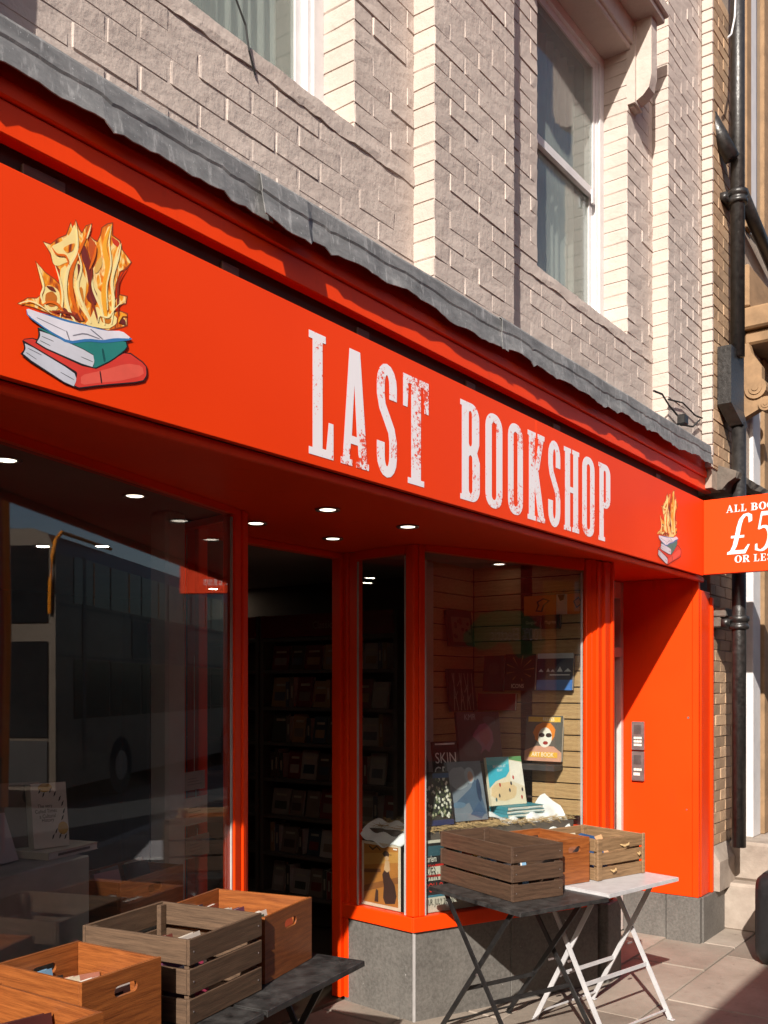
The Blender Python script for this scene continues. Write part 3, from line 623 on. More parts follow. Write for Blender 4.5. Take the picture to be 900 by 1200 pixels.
# two steel entry phones on the reveal
for i, (pt, pb) in enumerate(((845, 879), (880, 915))):
    zt = onx(747, pt, PX - .02).z; zb = onx(747, pb, PX - .02).z; ya = onx(740.5, 860, PX - .02).y; yb = onx(755, 860, PX - .02).y
    ph = thing('entry_phone', ['steel entry phone with six pale buttons, upper one on the orange reveal', 'steel entry phone with one wide button, lower one on the orange reveal'][i], 'intercom', (PX - .006, (ya + yb) / 2, zb))
    hh = zt - zb; ww = ya - yb
    MB().cbox(-.024, 0, -ww / 2, ww / 2, 0, hh - .004, .004).build('faceplate', 'steel', ph)
    g = MB()
    for k in range(9): g.box(-.0262, -.0243, -ww * .28, ww * .30, hh * (.56 + .035 * k), hh * (.575 + .035 * k))
    g.build('speaker_grille', 'steel_dark', ph)
    if i == 0:
        for r_ in range(3):
            for c_ in range(3): MB().cbox(-.028, -.0242, ww * (.30 - .22 * c_) - .018, ww * (.30 - .22 * c_), hh * (.14 + .12 * r_), hh * (.22 + .12 * r_), .001).build('button', 'page', ph)
    else:
        for c_ in range(3): MB().cbox(-.028, -.0242, ww * (.30 - .22 * c_) - .018, ww * (.30 - .22 * c_), hh * .34, hh * .42, .001).build('button', 'page', ph)
        MB().cbox(-.028, -.0242, -ww * .2, ww * .32, hh * .18, hh * .28, .001).build('name_plate', 'page', ph)
# downlights in the soffit and in the shop ceiling
dls = [(onz(384, 597, 2.418), 'front left'), (onz(478, 617, 2.418), 'front right'), (onz(390, 631, 2.418), 'back right'), (onz(300, 613, 2.418), 'back left')]
for p, wd in dls:
    d_ = thing('downlight', 'small round recessed lamp, %s of the four over the shop entrance' % wd, 'lamp', (p.x, p.y, ZH), group='downlights over the entrance')
    MB().lathe([(.046, 0), (.052, -.001), (.05, -.006), (.036, -.004), (.034, 0)], (0, 0, 0), 24).build('rim', 'steel', d_, smooth=True)
    MB().lathe([(.033, -.0015), (.03, -.003), (.001, -.003)], (0, 0, 0), 20).build('lens', 'lamp_glow', d_)
for (px, py, wd) in ((158, 581, 'small round lamp in the ceiling behind the left window, nearer the entrance post'), (7, 539, 'small round lamp in the ceiling behind the left window, at the left picture edge'), (585, 661, 'small round lamp in the ceiling behind the right window'), (120, 640, 'small round lamp deep in the shop, right of two seen through the left window'), (50, 640, 'small round lamp deep in the shop, left of two seen through the left window'), (350, 690, 'added round lamp deep in the shop, brightening the open doorway'), (250, 690, 'added round lamp deep in the shop, unseen beside the left entrance post')):  # the last two are added to brighten the dark shop
    p = onz(px, py, 2.43); d_ = thing('downlight', wd, 'lamp', (p.x, p.y, 2.431), group='downlights behind the windows')
    MB().lathe([(.046, 0), (.052, -.001), (.05, -.006), (.036, -.004), (.034, 0)], (0, 0, 0), 24).build('rim', 'steel', d_, smooth=True)
    MB().lathe([(.033, -.0015), (.03, -.003), (.001, -.003)], (0, 0, 0), 20).build('lens', 'shop_lamp' if 'deep' in wd else 'lamp_glow', d_)

# ------------------------------------------------------------------ the sign
YS = 2.036; ZB, ZT = 2.420, 2.913
sg = thing('fascia_sign', 'long orange shop sign reading LAST BOOKSHOP with burning book drawings', 'sign', (3, YS, ZB))
SEAM = ony(628, 500, YS).x
for a, b_ in ((-.6, .35), (.3512, SEAM), (SEAM + .0012, 6.312)): MB().cbox(a, b_, YS, YS + .0235, ZB, ZT, .001).build('sign_panel', 'sign_orange', sg, True)
spans = [('L', 361.5, 390.5), ('A', 399, 432), ('S', 441, 465), ('T', 472, 502), ('B', 539, 562), ('O', 568.5, 588.5), ('O', 595, 612.5), ('K', 618, 638.5), ('S', 642, 656.5), ('H', 660.5, 678.5), ('O', 682, 696.5), ('P', 701, 715)]
LZ0, LZ1 = 2.452, 2.852
for ch, a, b_ in spans:
    xa = ony(a, 500, YS).x; xb = ony(b_, 500, YS).x; g = MB()
    fn = lambda u, v, xa=xa, xb=xb: (xa + u * (xb - xa), YS - .0012, LZ0 + v * (LZ1 - LZ0))
    for lp in GLY[ch]: g.poly(lp, fn)
    g.build('letter', 'letter_white', sg, True)
# burning books, drawn as flat print
def soft(pts):                                              # round the corners of a drawn outline
    out = []
    for k in range(len(pts)):
        a_, b_ = pts[k], pts[(k + 1) % len(pts)]; out += [(a_[0] * .82 + b_[0] * .18, a_[1] * .82 + b_[1] * .18), (a_[0] * .18 + b_[0] * .82, a_[1] * .18 + b_[1] * .82)]
    return out
Zc = lambda pts: [(10 + x / 5, 250 + y / 5) for x, y in (soft(pts) if len(pts) < 34 else pts)]
LOGO = [
 ((150, 62, 24), [(48, 528), (110, 492), (165, 494), (184, 478), (194, 440), (178, 370), (154, 276), (218, 345), (272, 384), (292, 405), (294, 335), (258, 292), (239, 232), (198, 162), (246, 178), (288, 144), (335, 124), (362, 50), (376, 80), (393, 34), (416, 90), (430, 110), (452, 70), (490, 58), (476, 130), (500, 152), (518, 160), (534, 128), (544, 82), (578, 58), (612, 52), (612, 126), (656, 160), (667, 210), (723, 287), (694, 327), (656, 345), (632, 420), (624, 500), (650, 472), (698, 484), (690, 531), (628, 550), (625, 572), (652, 568), (698, 585), (698, 660), (662, 672), (580, 692), (500, 672), (300, 617), (150, 557)]),
 ((205, 120, 30), [(55, 530), (110, 500), (165, 500), (190, 480), (200, 440), (185, 370), (160, 285), (215, 350), (270, 390), (300, 420), (300, 330), (265, 290), (245, 230), (205, 170), (245, 185), (290, 150), (340, 130), (365, 60), (375, 90), (392, 45), (410, 95), (430, 120), (455, 75), (482, 65), (470, 130), (500, 160), (520, 170), (540, 130), (550, 85), (580, 65), (605, 60), (605, 130), (650, 165), (660, 210), (715, 285), (690, 320), (650, 340), (625, 420), (615, 520), (650, 480), (690, 490), (685, 525), (620, 545), (615, 580), (650, 575), (690, 590), (690, 655), (660, 665), (580, 685), (500, 665), (440, 655), (300, 610), (150, 550)]),
 ((210, 60, 28), [(600, 135), (650, 168), (648, 205), (612, 180)]), ((196, 84, 30), [(470, 130), (500, 165), (520, 200), (515, 290), (490, 330), (470, 220)]),
 ((212, 90, 40), [(555, 300), (590, 200), (605, 240), (595, 380), (575, 480), (545, 430)]), ((190, 72, 34), [(180, 520), (230, 580), (330, 560), (420, 590), (440, 640), (300, 605), (200, 560)]),
 ((254, 226, 150), [(245, 195), (320, 160), (360, 120), (385, 60), (400, 110), (410, 160), (405, 230), (375, 280), (330, 290), (290, 310), (262, 300), (250, 250)]),
 ((254, 226, 150), [(300, 330), (335, 300), (350, 360), (345, 420), (340, 480), (360, 560), (370, 610), (340, 570), (320, 500), (310, 430)]),
 ((254, 226, 150), [(370, 300), (405, 270), (430, 330), (455, 400), (450, 470), (440, 520), (470, 590), (490, 640), (450, 600), (410, 540), (380, 440), (395, 400)]),
 ((254, 226, 150), [(490, 360), (500, 400), (520, 440), (560, 480), (585, 500), (580, 560), (560, 600), (540, 560), (520, 500), (490, 420)]),
 ((254, 226, 150), [(655, 170), (640, 230), (625, 320), (615, 400), (620, 470), (610, 560), (600, 580), (605, 480), (595, 400), (610, 300), (630, 220)]),
 ((254, 226, 150), [(165, 300), (195, 370), (205, 440), (230, 420), (280, 440), (300, 470), (300, 540), (270, 575), (220, 565), (190, 520), (195, 490), (210, 460), (190, 400)]),
 ((254, 226, 150), [(440, 655), (480, 610), (500, 560), (520, 545), (560, 600), (600, 590), (635, 610), (630, 650), (580, 680)]),
 ((254, 226, 150), [(560, 140), (580, 80), (600, 75), (595, 120), (570, 165)]), ((230, 180, 90), [(505, 300), (540, 250), (550, 300), (520, 350), (500, 350)]),
 ((206, 110, 30), [(315, 205), (360, 180), (390, 175), (375, 220), (340, 235)]), ((200, 112, 34), [(215, 470), (255, 455), (285, 490), (275, 545), (240, 550), (212, 520)]), ((215, 130, 36), [(400, 440), (430, 430), (440, 500), (430, 560), (410, 500)]),
 ((205, 120, 30), [(530, 590), (545, 640), (590, 650), (610, 615), (575, 625)]), ((122, 44, 36), [(420, 240), (440, 180), (465, 230), (480, 290), (495, 340), (480, 380), (500, 440), (520, 480), (505, 545), (450, 500), (470, 440), (455, 340)]),
 ((122, 48, 40), [(400, 290), (425, 310), (420, 380), (395, 400), (405, 350)]), ((110, 44, 30), [(215, 425), (260, 430), (280, 465), (240, 450)]), ((130, 50, 34), [(300, 570), (330, 550), (370, 615), (310, 600)]), ((130, 50, 34), [(380, 600), (410, 580), (450, 630), (400, 635)]), ((112, 40, 34), [(640, 620), (680, 620), (685, 655), (650, 645)]),
 ((30, 22, 24), [(74, 738), (150, 729), (330, 815), (490, 905), (690, 803), (806, 886), (812, 950), (786, 992), (540, 1012), (380, 1033), (60, 832), (90, 795)]),
 ((214, 60, 48), [(80, 742), (150, 735), (490, 917), (600, 862), (690, 812), (800, 890), (805, 950), (780, 985), (540, 1005), (380, 1025), (400, 940), (390, 925), (90, 750)]),
 ((228, 92, 76), [(420, 950), (530, 925), (690, 880), (780, 895), (790, 950), (640, 985), (540, 992), (420, 1008)]), ((60, 24, 24), [(528, 925), (536, 925), (546, 995), (538, 1000)]),
 ((200, 204, 216), [(90, 757), (380, 932), (395, 975), (375, 1023), (78, 830), (97, 795)]),
 ((70, 72, 82), [(110, 790), (190, 830), (190, 834), (110, 794)]), ((70, 72, 82), [(100, 815), (160, 855), (160, 859), (100, 819)]), ((70, 72, 82), [(300, 930), (380, 975), (380, 979), (300, 934)]),
 ((22, 30, 30), [(164, 660), (350, 748), (600, 752), (686, 740), (696, 792), (604, 866), (488, 922), (148, 768), (172, 720)]),
 ((40, 128, 122), [(175, 668), (350, 755), (590, 755), (680, 748), (690, 790), (600, 860), (490, 913), (500, 870), (490, 820), (175, 680)]),
 ((20, 84, 84), [(540, 795), (552, 792), (566, 868), (554, 876)]), ((206, 208, 218), [(177, 684), (490, 825), (499, 870), (485, 908), (157, 765), (182, 722)]),
 ((60, 66, 72), [(190, 720), (260, 750), (260, 754), (190, 724)]), ((60, 66, 72), [(180, 745), (240, 775), (240, 779), (180, 749)]), ((60, 66, 72), [(420, 840), (490, 870), (490, 874), (420, 844)]),
 ((54, 120, 180), [(98, 560), (104, 604), (230, 695), (345, 768), (460, 752), (560, 762), (728, 742), (690, 720)]),
 ((226, 224, 234), [(98, 556), (180, 585), (340, 640), (440, 660), (560, 690), (660, 690), (718, 736), (620, 732), (545, 745), (460, 735), (350, 752), (230, 686), (110, 600)]),
 ((120, 118, 130), [(330, 690), (350, 745), (356, 745), (338, 690)]), ((110, 110, 124), [(470, 680), (545, 742), (552, 740), (480, 680)]), ((130, 128, 140), [(160, 610), (330, 690), (330, 694), (160, 615)]), ((130, 128, 140), [(370, 715), (440, 700), (530, 735), (528, 740), (440, 708), (372, 722)]),
]
def lick(pts, wd):                                          # tapering brush stroke
    q = []
    for i in range(len(pts) - 1):
        for k in range(5): t_ = k / 5; p0, p1, p2, p3 = (Vector(pts[max(0, min(len(pts) - 1, i + o_))]) for o_ in (-1, 0, 1, 2)); q.append(.5 * (2 * p1 + (p2 - p0) * t_ + (2 * p0 - 5 * p1 + 4 * p2 - p3) * t_ ** 2 + (3 * p1 - p0 - 3 * p2 + p3) * t_ ** 3))
    q.append(Vector(pts[-1])); a_, b_ = [], []; n = len(q)
    for i, p in enumerate(q):
        d = (q[min(i + 1, n - 1)] - q[max(i - 1, 0)]).normalized(); s_ = wd * .5 * (math.sin(math.pi * min(1, (i + .6) / n * .93 + .07)) ** .8)
        a_.append((p.x - d.y * s_, p.y + d.x * s_)); b_.append((p.x + d.y * s_, p.y - d.x * s_))
    return a_ + b_[::-1]
CRM, AMB, BRN, GLD = (255, 234, 168), (232, 110, 18), (140, 50, 26), (254, 176, 48)
LICKS = [(GLD, [(570, 620), (555, 470), (580, 320), (560, 190), (600, 66)], 34), (AMB, [(430, 630), (380, 520), (362, 400), (380, 300), (440, 160), (478, 70)], 22), (CRM, [(390, 640), (350, 560), (330, 450), (345, 330), (400, 210), (392, 50)], 20), (CRM, [(480, 645), (440, 560), (402, 430), (424, 320), (404, 230)], 16), (CRM, [(560, 655), (540, 560), (494, 450), (484, 370)], 14), (CRM, [(600, 650), (614, 520), (602, 400), (640, 260), (657, 176)], 16), (CRM, [(300, 606), (314, 500), (300, 400), (268, 300)], 12), (CRM, [(232, 572), (188, 490), (202, 420), (163, 292)], 12), (BRN, [(522, 640), (500, 560), (470, 460), (484, 330), (442, 185)], 14), (CRM, [(578, 570), (572, 430), (597, 300), (586, 170), (602, 70)], 9), (BRN, [(642, 606), (636, 500), (644, 400), (694, 312)], 12), (AMB, [(330, 605), (290, 540), (240, 520), (190, 540)], 16), (GLD, [(640, 640), (660, 600), (690, 600)], 14), (CRM, [(60, 530), (120, 515), (180, 540), (250, 590)], 9), (AMB, [(350, 300), (330, 250), (280, 240), (250, 200)], 12), (CRM, [(520, 640), (530, 600), (580, 610), (620, 560), (680, 500)], 10), (BRN, [(400, 620), (360, 590), (300, 580), (250, 570)], 14), (AMB, [(470, 330), (500, 250), (510, 190)], 14), (CRM, [(455, 150), (468, 110), (480, 68)], 8)]
LOGO[25:25] = [(c_, lick(p_, w_)) for c_, p_, w_ in LICKS]
base = [[(ony(x, y, YS).x, ony(x, y, YS).z) for x, y in Zc(pts)] for c_, pts in LOGO]
def logo(fx, fz):
    for k, ((c_, _), pts) in enumerate(zip(LOGO, base)):
        MB().poly([[(fx(a), fz(b_)) for a, b_ in pts]], lambda u, v, k=k: (u, YS - .0005 - .00005 * k, v)).build('flame_print' if k < 25 + len(LICKS) else 'book_print', 'flame_paint' if k in (1, 4, 15) else fm(*c_), sg, True)
logo(lambda a: a, lambda b_: b_)
ax = [p[0] for l_ in base for p in l_]; az = [p[1] for l_ in base for p in l_]; a0, a1, z0_, z1_ = min(ax), max(ax), min(az), max(az)
q0 = ony(769.5, 600, YS).x; q1 = ony(798, 600, YS).x; r0 = ony(783, 662, YS).z; r1 = ony(788, 573, YS).z
logo(lambda a: q0 + (a - a0) / (a1 - a0) * (q1 - q0), lambda b_: r0 + (b_ - z0_) / (z1_ - z0_) * (r1 - r0))
# projecting sign with the price, square to the facade
SX = 6.31; yi = YS - .001
ps = thing('projecting_sign', 'orange projecting price sign at the right end of the shop fascia', 'sign', (SX, yi - .43, 2.42))
zt = onx(824, 586.6, SX).z; zb = onx(825, 673.5, SX).z
MB().cbox(SX, SX + .05, yi - .66, yi, zb, zt, .002).build('sign_box', 'sign_orange', ps, True)
MB().box(SX + .02, SX + .05, yi + .0015, 2.06, zb + .05, zt - .05).build('wall_bracket', 'black_metal', ps, True)
def line(txt, y0, z0, h, wfac, sp_, slant=0.0):
    y = y0
    for ch in txt:
        if ch == ' ': y -= h * .45; continue
        w_ = h * wfac * {'L': .82, 'E': .84, 'S': .72, '5': .62, '£': .78}.get(ch, 1.0); g = MB()
        for lp in SER[ch]: g.poly(lp, lambda u, v: (SX - .0012, y - u * w_ - v * h * slant, z0 + v * h))
        g.build('letter', 'cloth_white', ps, True); y -= w_ + h * sp_
za = onx(858, 602, SX).z; line('ALL BOOKS', onx(851, 600, SX).y, onx(852, 601, SX).z, .046, .98, .10)
line('£5', onx(852, 648, SX).y, onx(852, 650, SX).z, onx(852, 603.5, SX).z - onx(852, 650, SX).z, .74, .06, .12)
line('OR LESS', onx(861, 658, SX).y, onx(861, 659.5, SX).z, .045, .98, .10)
# ------------------------------------------------------------------ the tan brick building next door
nb = thing('neighbour_building', 'tan unpainted brick building with stone trim at the right picture edge', 'building', (8, 2.1, 0))
MB().box(6.36, 9.6, 1.996, 2.6, 3.0, 8).box(6.63, 9.6, 2.096, 2.6, .0, 3.0).build('wall', 'mortar', nb, True)
nw = [o for o in nb.children if o.name.startswith('wall')][0]
lay_bricks([(6.366, 7.08, 3.13, 6.3, 1.99, .10), (6.63, 7.19, .60, 3.0, 2.09, .10)], nw, 'tan_brick')
z = 3.13
while z < 6.3:
    MB().cbox(6.340, 6.365, 1.986 + random.uniform(-.002, .002), 2.056, z, z + .069, .003).build('quoin_brick', 'painted_brick', nb, True); z += .075
led = MB(); n = 24; vs = []
for i in range(n + 1):
    x = 6.47 + 3 * (i / n) ** 1.5; j = lambda s_=.008: random.uniform(-s_, s_)
    vs += [(x, 2.12, 3.0), (x, 1.96 + j(), 3.0 + j()), (x, 1.93 + j(), 3.05 + j()), (x, 1.88 + j(), 3.07 + j()), (x, 1.87 + j(), 3.11 + j()), (x, 1.99, 3.16 + j()), (x, 2.12, 3.165)]
fs = [(i * 7 + k, (i + 1) * 7 + k, (i + 1) * 7 + (k + 1) % 7, i * 7 + (k + 1) % 7) for i in range(n) for k in range(7)] + [tuple(range(7)), tuple(range(n * 7 + 6, n * 7 - 1, -1))]
led.add(vs, fs).build('stone_ledge', 'stone_dark', nb, True)
MB().cbox(6.62, 6.86, 1.985, 2.12, 2.17, 2.23, .008).cbox(6.62, 6.80, 2.02, 2.12, 2.10, 2.168, .008).build('small_ledge', 'stone_dark', nb, True)
# upper window with tan stone jambs, band and doorway below
MB().cbox(7.085, 7.20, 1.975, 2.1, 4.98, 8, .006).build('window_jamb', 'stone_tan', nb, True); MB().cbox(7.50, 9.0, 1.965, 2.1, 4.98, 8, .006).build('window_jamb', 'stone_tan', nb, True)
MB().cbox(7.202, 7.36, 1.985, 2.06, 4.98, 8, .004).build('window_frame', 'white_paint', nb, True); MB().box(7.362, 7.498, 1.992, 2.0, 4.98, 8).build('window_pane', 'glass', nb, True)
MB().cbox(7.05, 9.4, 1.95, 2.1, 4.40, 4.70, .01).build('stone_band', 'stone_tan', nb, True)
MB().cbox(7.05, 9.4, 1.55, 2.0, 4.24, 4.395, .015).cbox(7.10, 9.4, 1.66, 2.0, 4.14, 4.236, .015).build('door_hood', 'stone_tan', nb, True)
sc = MB()
for k, (cy, cz, r_) in enumerate(((1.90, 3.80, .075), (1.83, 3.68, .05))):
    for rr_ in (r_, r_ * .62, r_ * .3): sc.tube([(7.02 - (r_ - rr_) * .25, cy, cz), (7.12, cy, cz)], rr_, 18)
sc.extr([(1.99, 3.6), (1.86, 3.66), (1.86, 3.95), (1.93, 4.06), (1.95, 4.13), (1.99, 4.13)], lambda u, v, d: (7.035 + d, u, v), .08)
sc.build('scroll_bracket', 'stone_tan', nb, True)
MB().cbox(7.225, 7.42, 1.97, 2.09, .60, 4.13, .006).build('door_frame', 'white_paint', nb, True); MB().cbox(7.45, 8.4, 1.95, 2.09, .60, 4.13, .006).build('door_jamb', 'stone_tan', nb, True)
MB().box(7.19, 7.224, 2.04, 2.09, .6, 4.13).build('shadow_gap', 'dark_gap', nb, True)
# steps
stp = thing('entrance_steps', 'worn stone entrance steps beside the right orange pillar', 'steps', (7.8, 1.7, 0))
MB().cbox(6.865, 9.4, .95, 2.088, -.01, .325, .02).build('step', 'stone', stp, True)
MB().cbox(6.99, 9.4, 1.35, 2.086, .326, .60, .02).build('step', 'stone', stp, True)
MB().hexa([(6.64, 2.088), (6.64, 2.03), (6.988, 2.03), (6.988, 2.088)], .301, .58, [.60, .50, .50, .60]).build('base_course', 'stone', stp, True)
# rainwater pipe
PXp, PYp = 6.60, 1.90
pipe = thing('drainpipe', 'black cast iron rainwater pipe with a box hopper on the tan brick wall', 'pipe', (PXp, PYp, .6))
MB().tube([(PXp, PYp, 3.9), (PXp, PYp, 7.6)], .046, 16).tube([(PXp + .03, PYp, .62), (PXp + .03, PYp, 3.46)], .046, 16).build('pipe', 'pipe_black', pipe, True, True)
for z in (2.08, 4.92):
    xo = .03 if z < 3.5 else 0
    MB().lathe([(.054, 0), (.064, .004), (.066, .025), (.058, .03), (.058, .05), (.067, .055), (.067, .085), (.055, .09)], (PXp + xo, PYp, z), 18).box(PXp + xo - .085, PXp + xo + .085, PYp + .045, PYp + .095, z + .02, z + .07).build('collar', 'pipe_black', pipe, True, True)
MB().hexa([(6.44, 1.895), (6.73, 1.895), (6.73, 1.984), (6.44, 1.984)], 3.56, 3.94).add([(6.44, 1.895, 3.559), (6.73, 1.895, 3.559), (6.73, 1.984, 3.559), (6.44, 1.984, 3.559), (6.57, 1.86, 3.44), (6.69, 1.86, 3.44), (6.69, 1.95, 3.44), (6.57, 1.95, 3.44)], [(0, 1, 5, 4), (1, 2, 6, 5), (2, 3, 7, 6), (3, 0, 4, 7), (4, 5, 6, 7)]).build('hopper', 'pipe_black', pipe, True)
a, b_ = Vector((6.42, 2.06, 5.53)), ony(858, 186, 1.91); MB().tube([a, b_], .05, 12).build('branch', 'pipe_black', pipe, True, True)
a, b_ = ony(869, 226, 1.91), ony(908, 318, 1.93); MB().tube([a, b_], .045, 12).build('branch', 'pipe_black', pipe, True, True)
MB().tube([ony(x, y, 1.83) for x, y in ((862, -5), (861, 20), (857, 40), (853, 44))], .006, 6).build('loose_wire', 'white_paint', pipe, True)

# ------------------------------------------------------------------ folding tables
def frame(c, a): return Vector(c), Vector((math.cos(R(a)), math.sin(R(a)))), Vector((-math.sin(R(a)), math.cos(R(a))))
def table(label, corner, ang, w_, d_, mt, ml, top=.71):
    c, u, v = frame(corner, ang); o = c + u * w_ / 2 + v * d_ / 2
    t_ = thing('folding_table', label, 'table', (o.x, o.y, 0), R(ang), 'folding bistro tables')
    tp = MB(); tp.cbox(-w_ / 2, w_ / 2, -d_ / 2, d_ / 2, top - .004, top, .0015)
    tp.cbox(-w_ / 2, w_ / 2, -d_ / 2, -d_ / 2 + .004, top - .02, top - .0045, .001).cbox(-w_ / 2, w_ / 2, d_ / 2 - .004, d_ / 2, top - .02, top - .0045, .001).cbox(-w_ / 2, -w_ / 2 + .004, -d_ / 2 + .005, d_ / 2 - .005, top - .02, top - .0045, .001).cbox(w_ / 2 - .004, w_ / 2, -d_ / 2 + .005, d_ / 2 - .005, top - .02, top - .0045, .001)
    tp.build('table_top', mt, t_)
    for (x, s_) in ((w_ / 2 - .03, 1), (w_ / 2 - .055, -1)):
        f0 = lambda q: -s_ * (d_ / 2 - .03) + q * s_ * (d_ - .14)
        for sx in (-1, 1):
            MB().bar((sx * x, f0(0), .004), (sx * x, f0(1), top - .022), .008, .024, (1, 0, 0)).build('leg', ml, t_)
            MB().cbox(sx * x - .012, sx * x + .012, f0(0) - .022, f0(0) + .012, 0, .006, .002).build('foot', ml, t_)
        for q in (.06, .36):
            MB().bar((-x + .004, f0(q), .004 + q * (top - .026)), (x - .004, f0(q), .004 + q * (top - .026)), .02 if q > .1 else .008, .006, (0, 0, 1)).build('rung', ml, t_)
    MB().tube([(-w_ / 2 + .03, 0, .35), (-w_ / 2 + .06, 0, .35)], .006, 8).tube([(w_ / 2 - .06, 0, .35), (w_ / 2 - .03, 0, .35)], .006, 8).build('pivot', 'steel', t_)
    return t_
table('black folding table by the right window, carrying the dark slatted crate', (3.745, 2.003), -20, .55, .68, 'table_black', 'black_metal')
table('white folding table carrying the old brown crate beside the side door', (4.263, 1.814), -12, .60, .52, 'white_metal', 'white_metal', .726)
table('scratched black folding table reaching into the entrance, under the tall orange box', (2.161, 2.021), 8.3, .61, .52, 'table_black', 'black_metal')
table('black folding table under the grey slatted crate by the left window', (1.548, 1.934), 8.0, .60, .48, 'table_black', 'black_metal')
table('black folding table at the left picture edge under the nearest orange box', (.95, 1.78), 4.0, .56, .46, 'table_black', 'black_metal')

# ------------------------------------------------------------------ crates
def slat_crate(label, corner, ang, w_, d_, h, z, mat):
    c, u, v = frame(corner, ang); o = c + u * w_ / 2 + v * d_ / 2
    t_ = thing('slatted_crate', label, 'crate', (o.x, o.y, z), R(ang), 'slatted wooden crates')
    W2, D2, th = w_ / 2, d_ / 2, .011; gap = .013; sh = (h - 2 * gap) / 3
    for k in range(3):
        z0 = k * (sh + gap); z1 = z0 + sh; j = lambda: random.uniform(-.0015, .0015)
        for s_ in (-1, 1):
            y = s_ * (D2 - th / 2); MB().cbox(-W2, W2, y - th / 2, y + th / 2, z0 + j(), z1 + j(), .0015).build('slat', mat, t_)
            x = s_ * (W2 - th / 2); sl_ = MB().cbox(-D2 + th + .001, D2 - th - .001, -th / 2, th / 2, z0 + j(), z1 + j(), .0015).build('slat', mat, t_); sl_.location = (x, 0, 0); sl_.rotation_euler = (0, 0, R(90))
            for sx in (-1, 1):
                MB().tube([(sx * (W2 - .02), s_ * D2, z0 + sh * .5), (sx * (W2 - .02), s_ * (D2 + .0012), z0 + sh * .5)], .003, 6).build('nail', 'steel', t_)
    for sx in (-1, 1):
        for sy in (-1, 1):
            xa, ya = sx * (W2 - th - .001), sy * (D2 - th - .001); p = MB().cbox(min(xa, xa - sx * .03), max(xa, xa - sx * .03), min(ya, ya - sy * .018), max(ya, ya - sy * .018), .008, h - .006, .002).build('corner_post', mat, t_)
    for k in range(4):
        dd = (d_ - 2 * th - .004) / 4; MB().cbox(-W2 + th + .002, W2 - th - .002, -D2 + th + .002 + k * dd, -D2 + th + .002 + (k + 1) * dd - .008, .001, .009, .001).build('floor_board', mat, t_)
    return t_
def holed(mb, x0, x1, y0, y1, z0, z1, hole=None):           # upright panel in local xz with a rounded hand hole
    if not hole: mb.cbox(x0, x1, y0, y1, z0, z1, .0015); return
    cx, cz, hw, hh = hole; lp = rrect(cx - hw, cx + hw, cz - hh, cz + hh, hh * .98, hh * .98, 6); outer = [(x0, z0), (x1, z0), (x1, z1), (x0, z1)]
    tri = tessellate_polygon([[Vector((a, b_, 0)) for a, b_ in l_] for l_ in (outer, lp)]); pts = outer + lp; n = len(pts); k = len(lp)
    vs = [(a, y0, b_) for a, b_ in pts] + [(a, y1, b_) for a, b_ in pts]
    fs = [tuple(t_) for t_ in tri] + [tuple(i + n for i in t_) for t_ in tri] + [(i, (i + 1) % 4, (i + 1) % 4 + n, i + n) for i in range(4)] + [(4 + i, 4 + (i + 1) % k, 4 + (i + 1) % k + n, 4 + i + n) for i in range(k)]
    mb.add(vs, fs)
def box_crate(label, corner, ang, w_, d_, h, z, mat='crate_orange'):
    c, u, v = frame(corner, ang); o = c + u * w_ / 2 + v * d_ / 2
    t_ = thing('wooden_box', label, 'box', (o.x, o.y, z), R(ang), 'varnished wooden boxes')
    W2, D2, th = w_ / 2, d_ / 2, .011
    for s_ in (-1, 1):
        y0, y1 = (-D2, -D2 + th) if s_ < 0 else (D2 - th, D2)
        m_ = MB(); holed(m_, -W2, W2, y0, y1, 0, h, (.01, h - .055, .042, .015)); m_.build('end_panel', mat, t_)
        x = s_ * (W2 - th / 2); q = MB().cbox(-D2 + th + .0006, D2 - th - .0006, -th / 2, th / 2, 0, h - .001, .0015).build('side_panel', mat, t_); q.location = (x, 0, 0); q.rotation_euler = (0, 0, R(90))
    MB().box(-W2 + th + .0006, W2 - th - .0006, -D2 + th + .0006, D2 - th - .0006, .002, .009).build('bottom_panel', mat, t_)
    return t_
slat_crate('dark brown slatted crate on the black table in front of the right window', (3.90, 2.125), -23, .30, .59, .25, .712, 'crate_dark')
slat_crate('grey weathered slatted crate between two orange boxes by the left window', (1.924, 2.107), 10.0, .378, .41, .25, .712, 'crate_grey')
box_crate('orange varnished box with a hand hole, nearest the left entrance post', (2.342, 2.202), 13.4, .338, .40, .222, .712)
box_crate('orange varnished box with a hand hole, left of the grey slatted crate', (1.545, 2.095), 5, .285, .34, .222, .712)
box_crate('orange varnished box cut off by the bottom left picture corner', (1.135, 1.858), 2.5, .305, .40, .222, .712)
box_crate('reddish wooden box standing between the dark and the old crate', (4.262, 2.085), -20, .225, .36, .222, .729)
oc = slat_crate('old rough brown crate with knots on the white folding table', (4.508, 1.985), -17, .36, .40, .205, .728, 'crate_old')
MB().cbox(-.185, -.150, -.213, -.2005, 0, .208, .003).build('end_batten', 'crate_old', oc); MB().cbox(.165, .185, -.213, -.2005, 0, .208, .003).build('end_batten', 'crate_old', oc)
for (x, z, l_) in ((.03, .165, .035), (-.06, .045, .022), (.14, .11, .01)): MB().tube([(x - l_, -.205, z), (x - l_ * .3, -.212, z - .008), (x + l_ * .6, -.211, z - .004), (x + l_, -.204, z + .004)], [.003, .007, .006, .002], 8).build('knot', 'straw', oc)

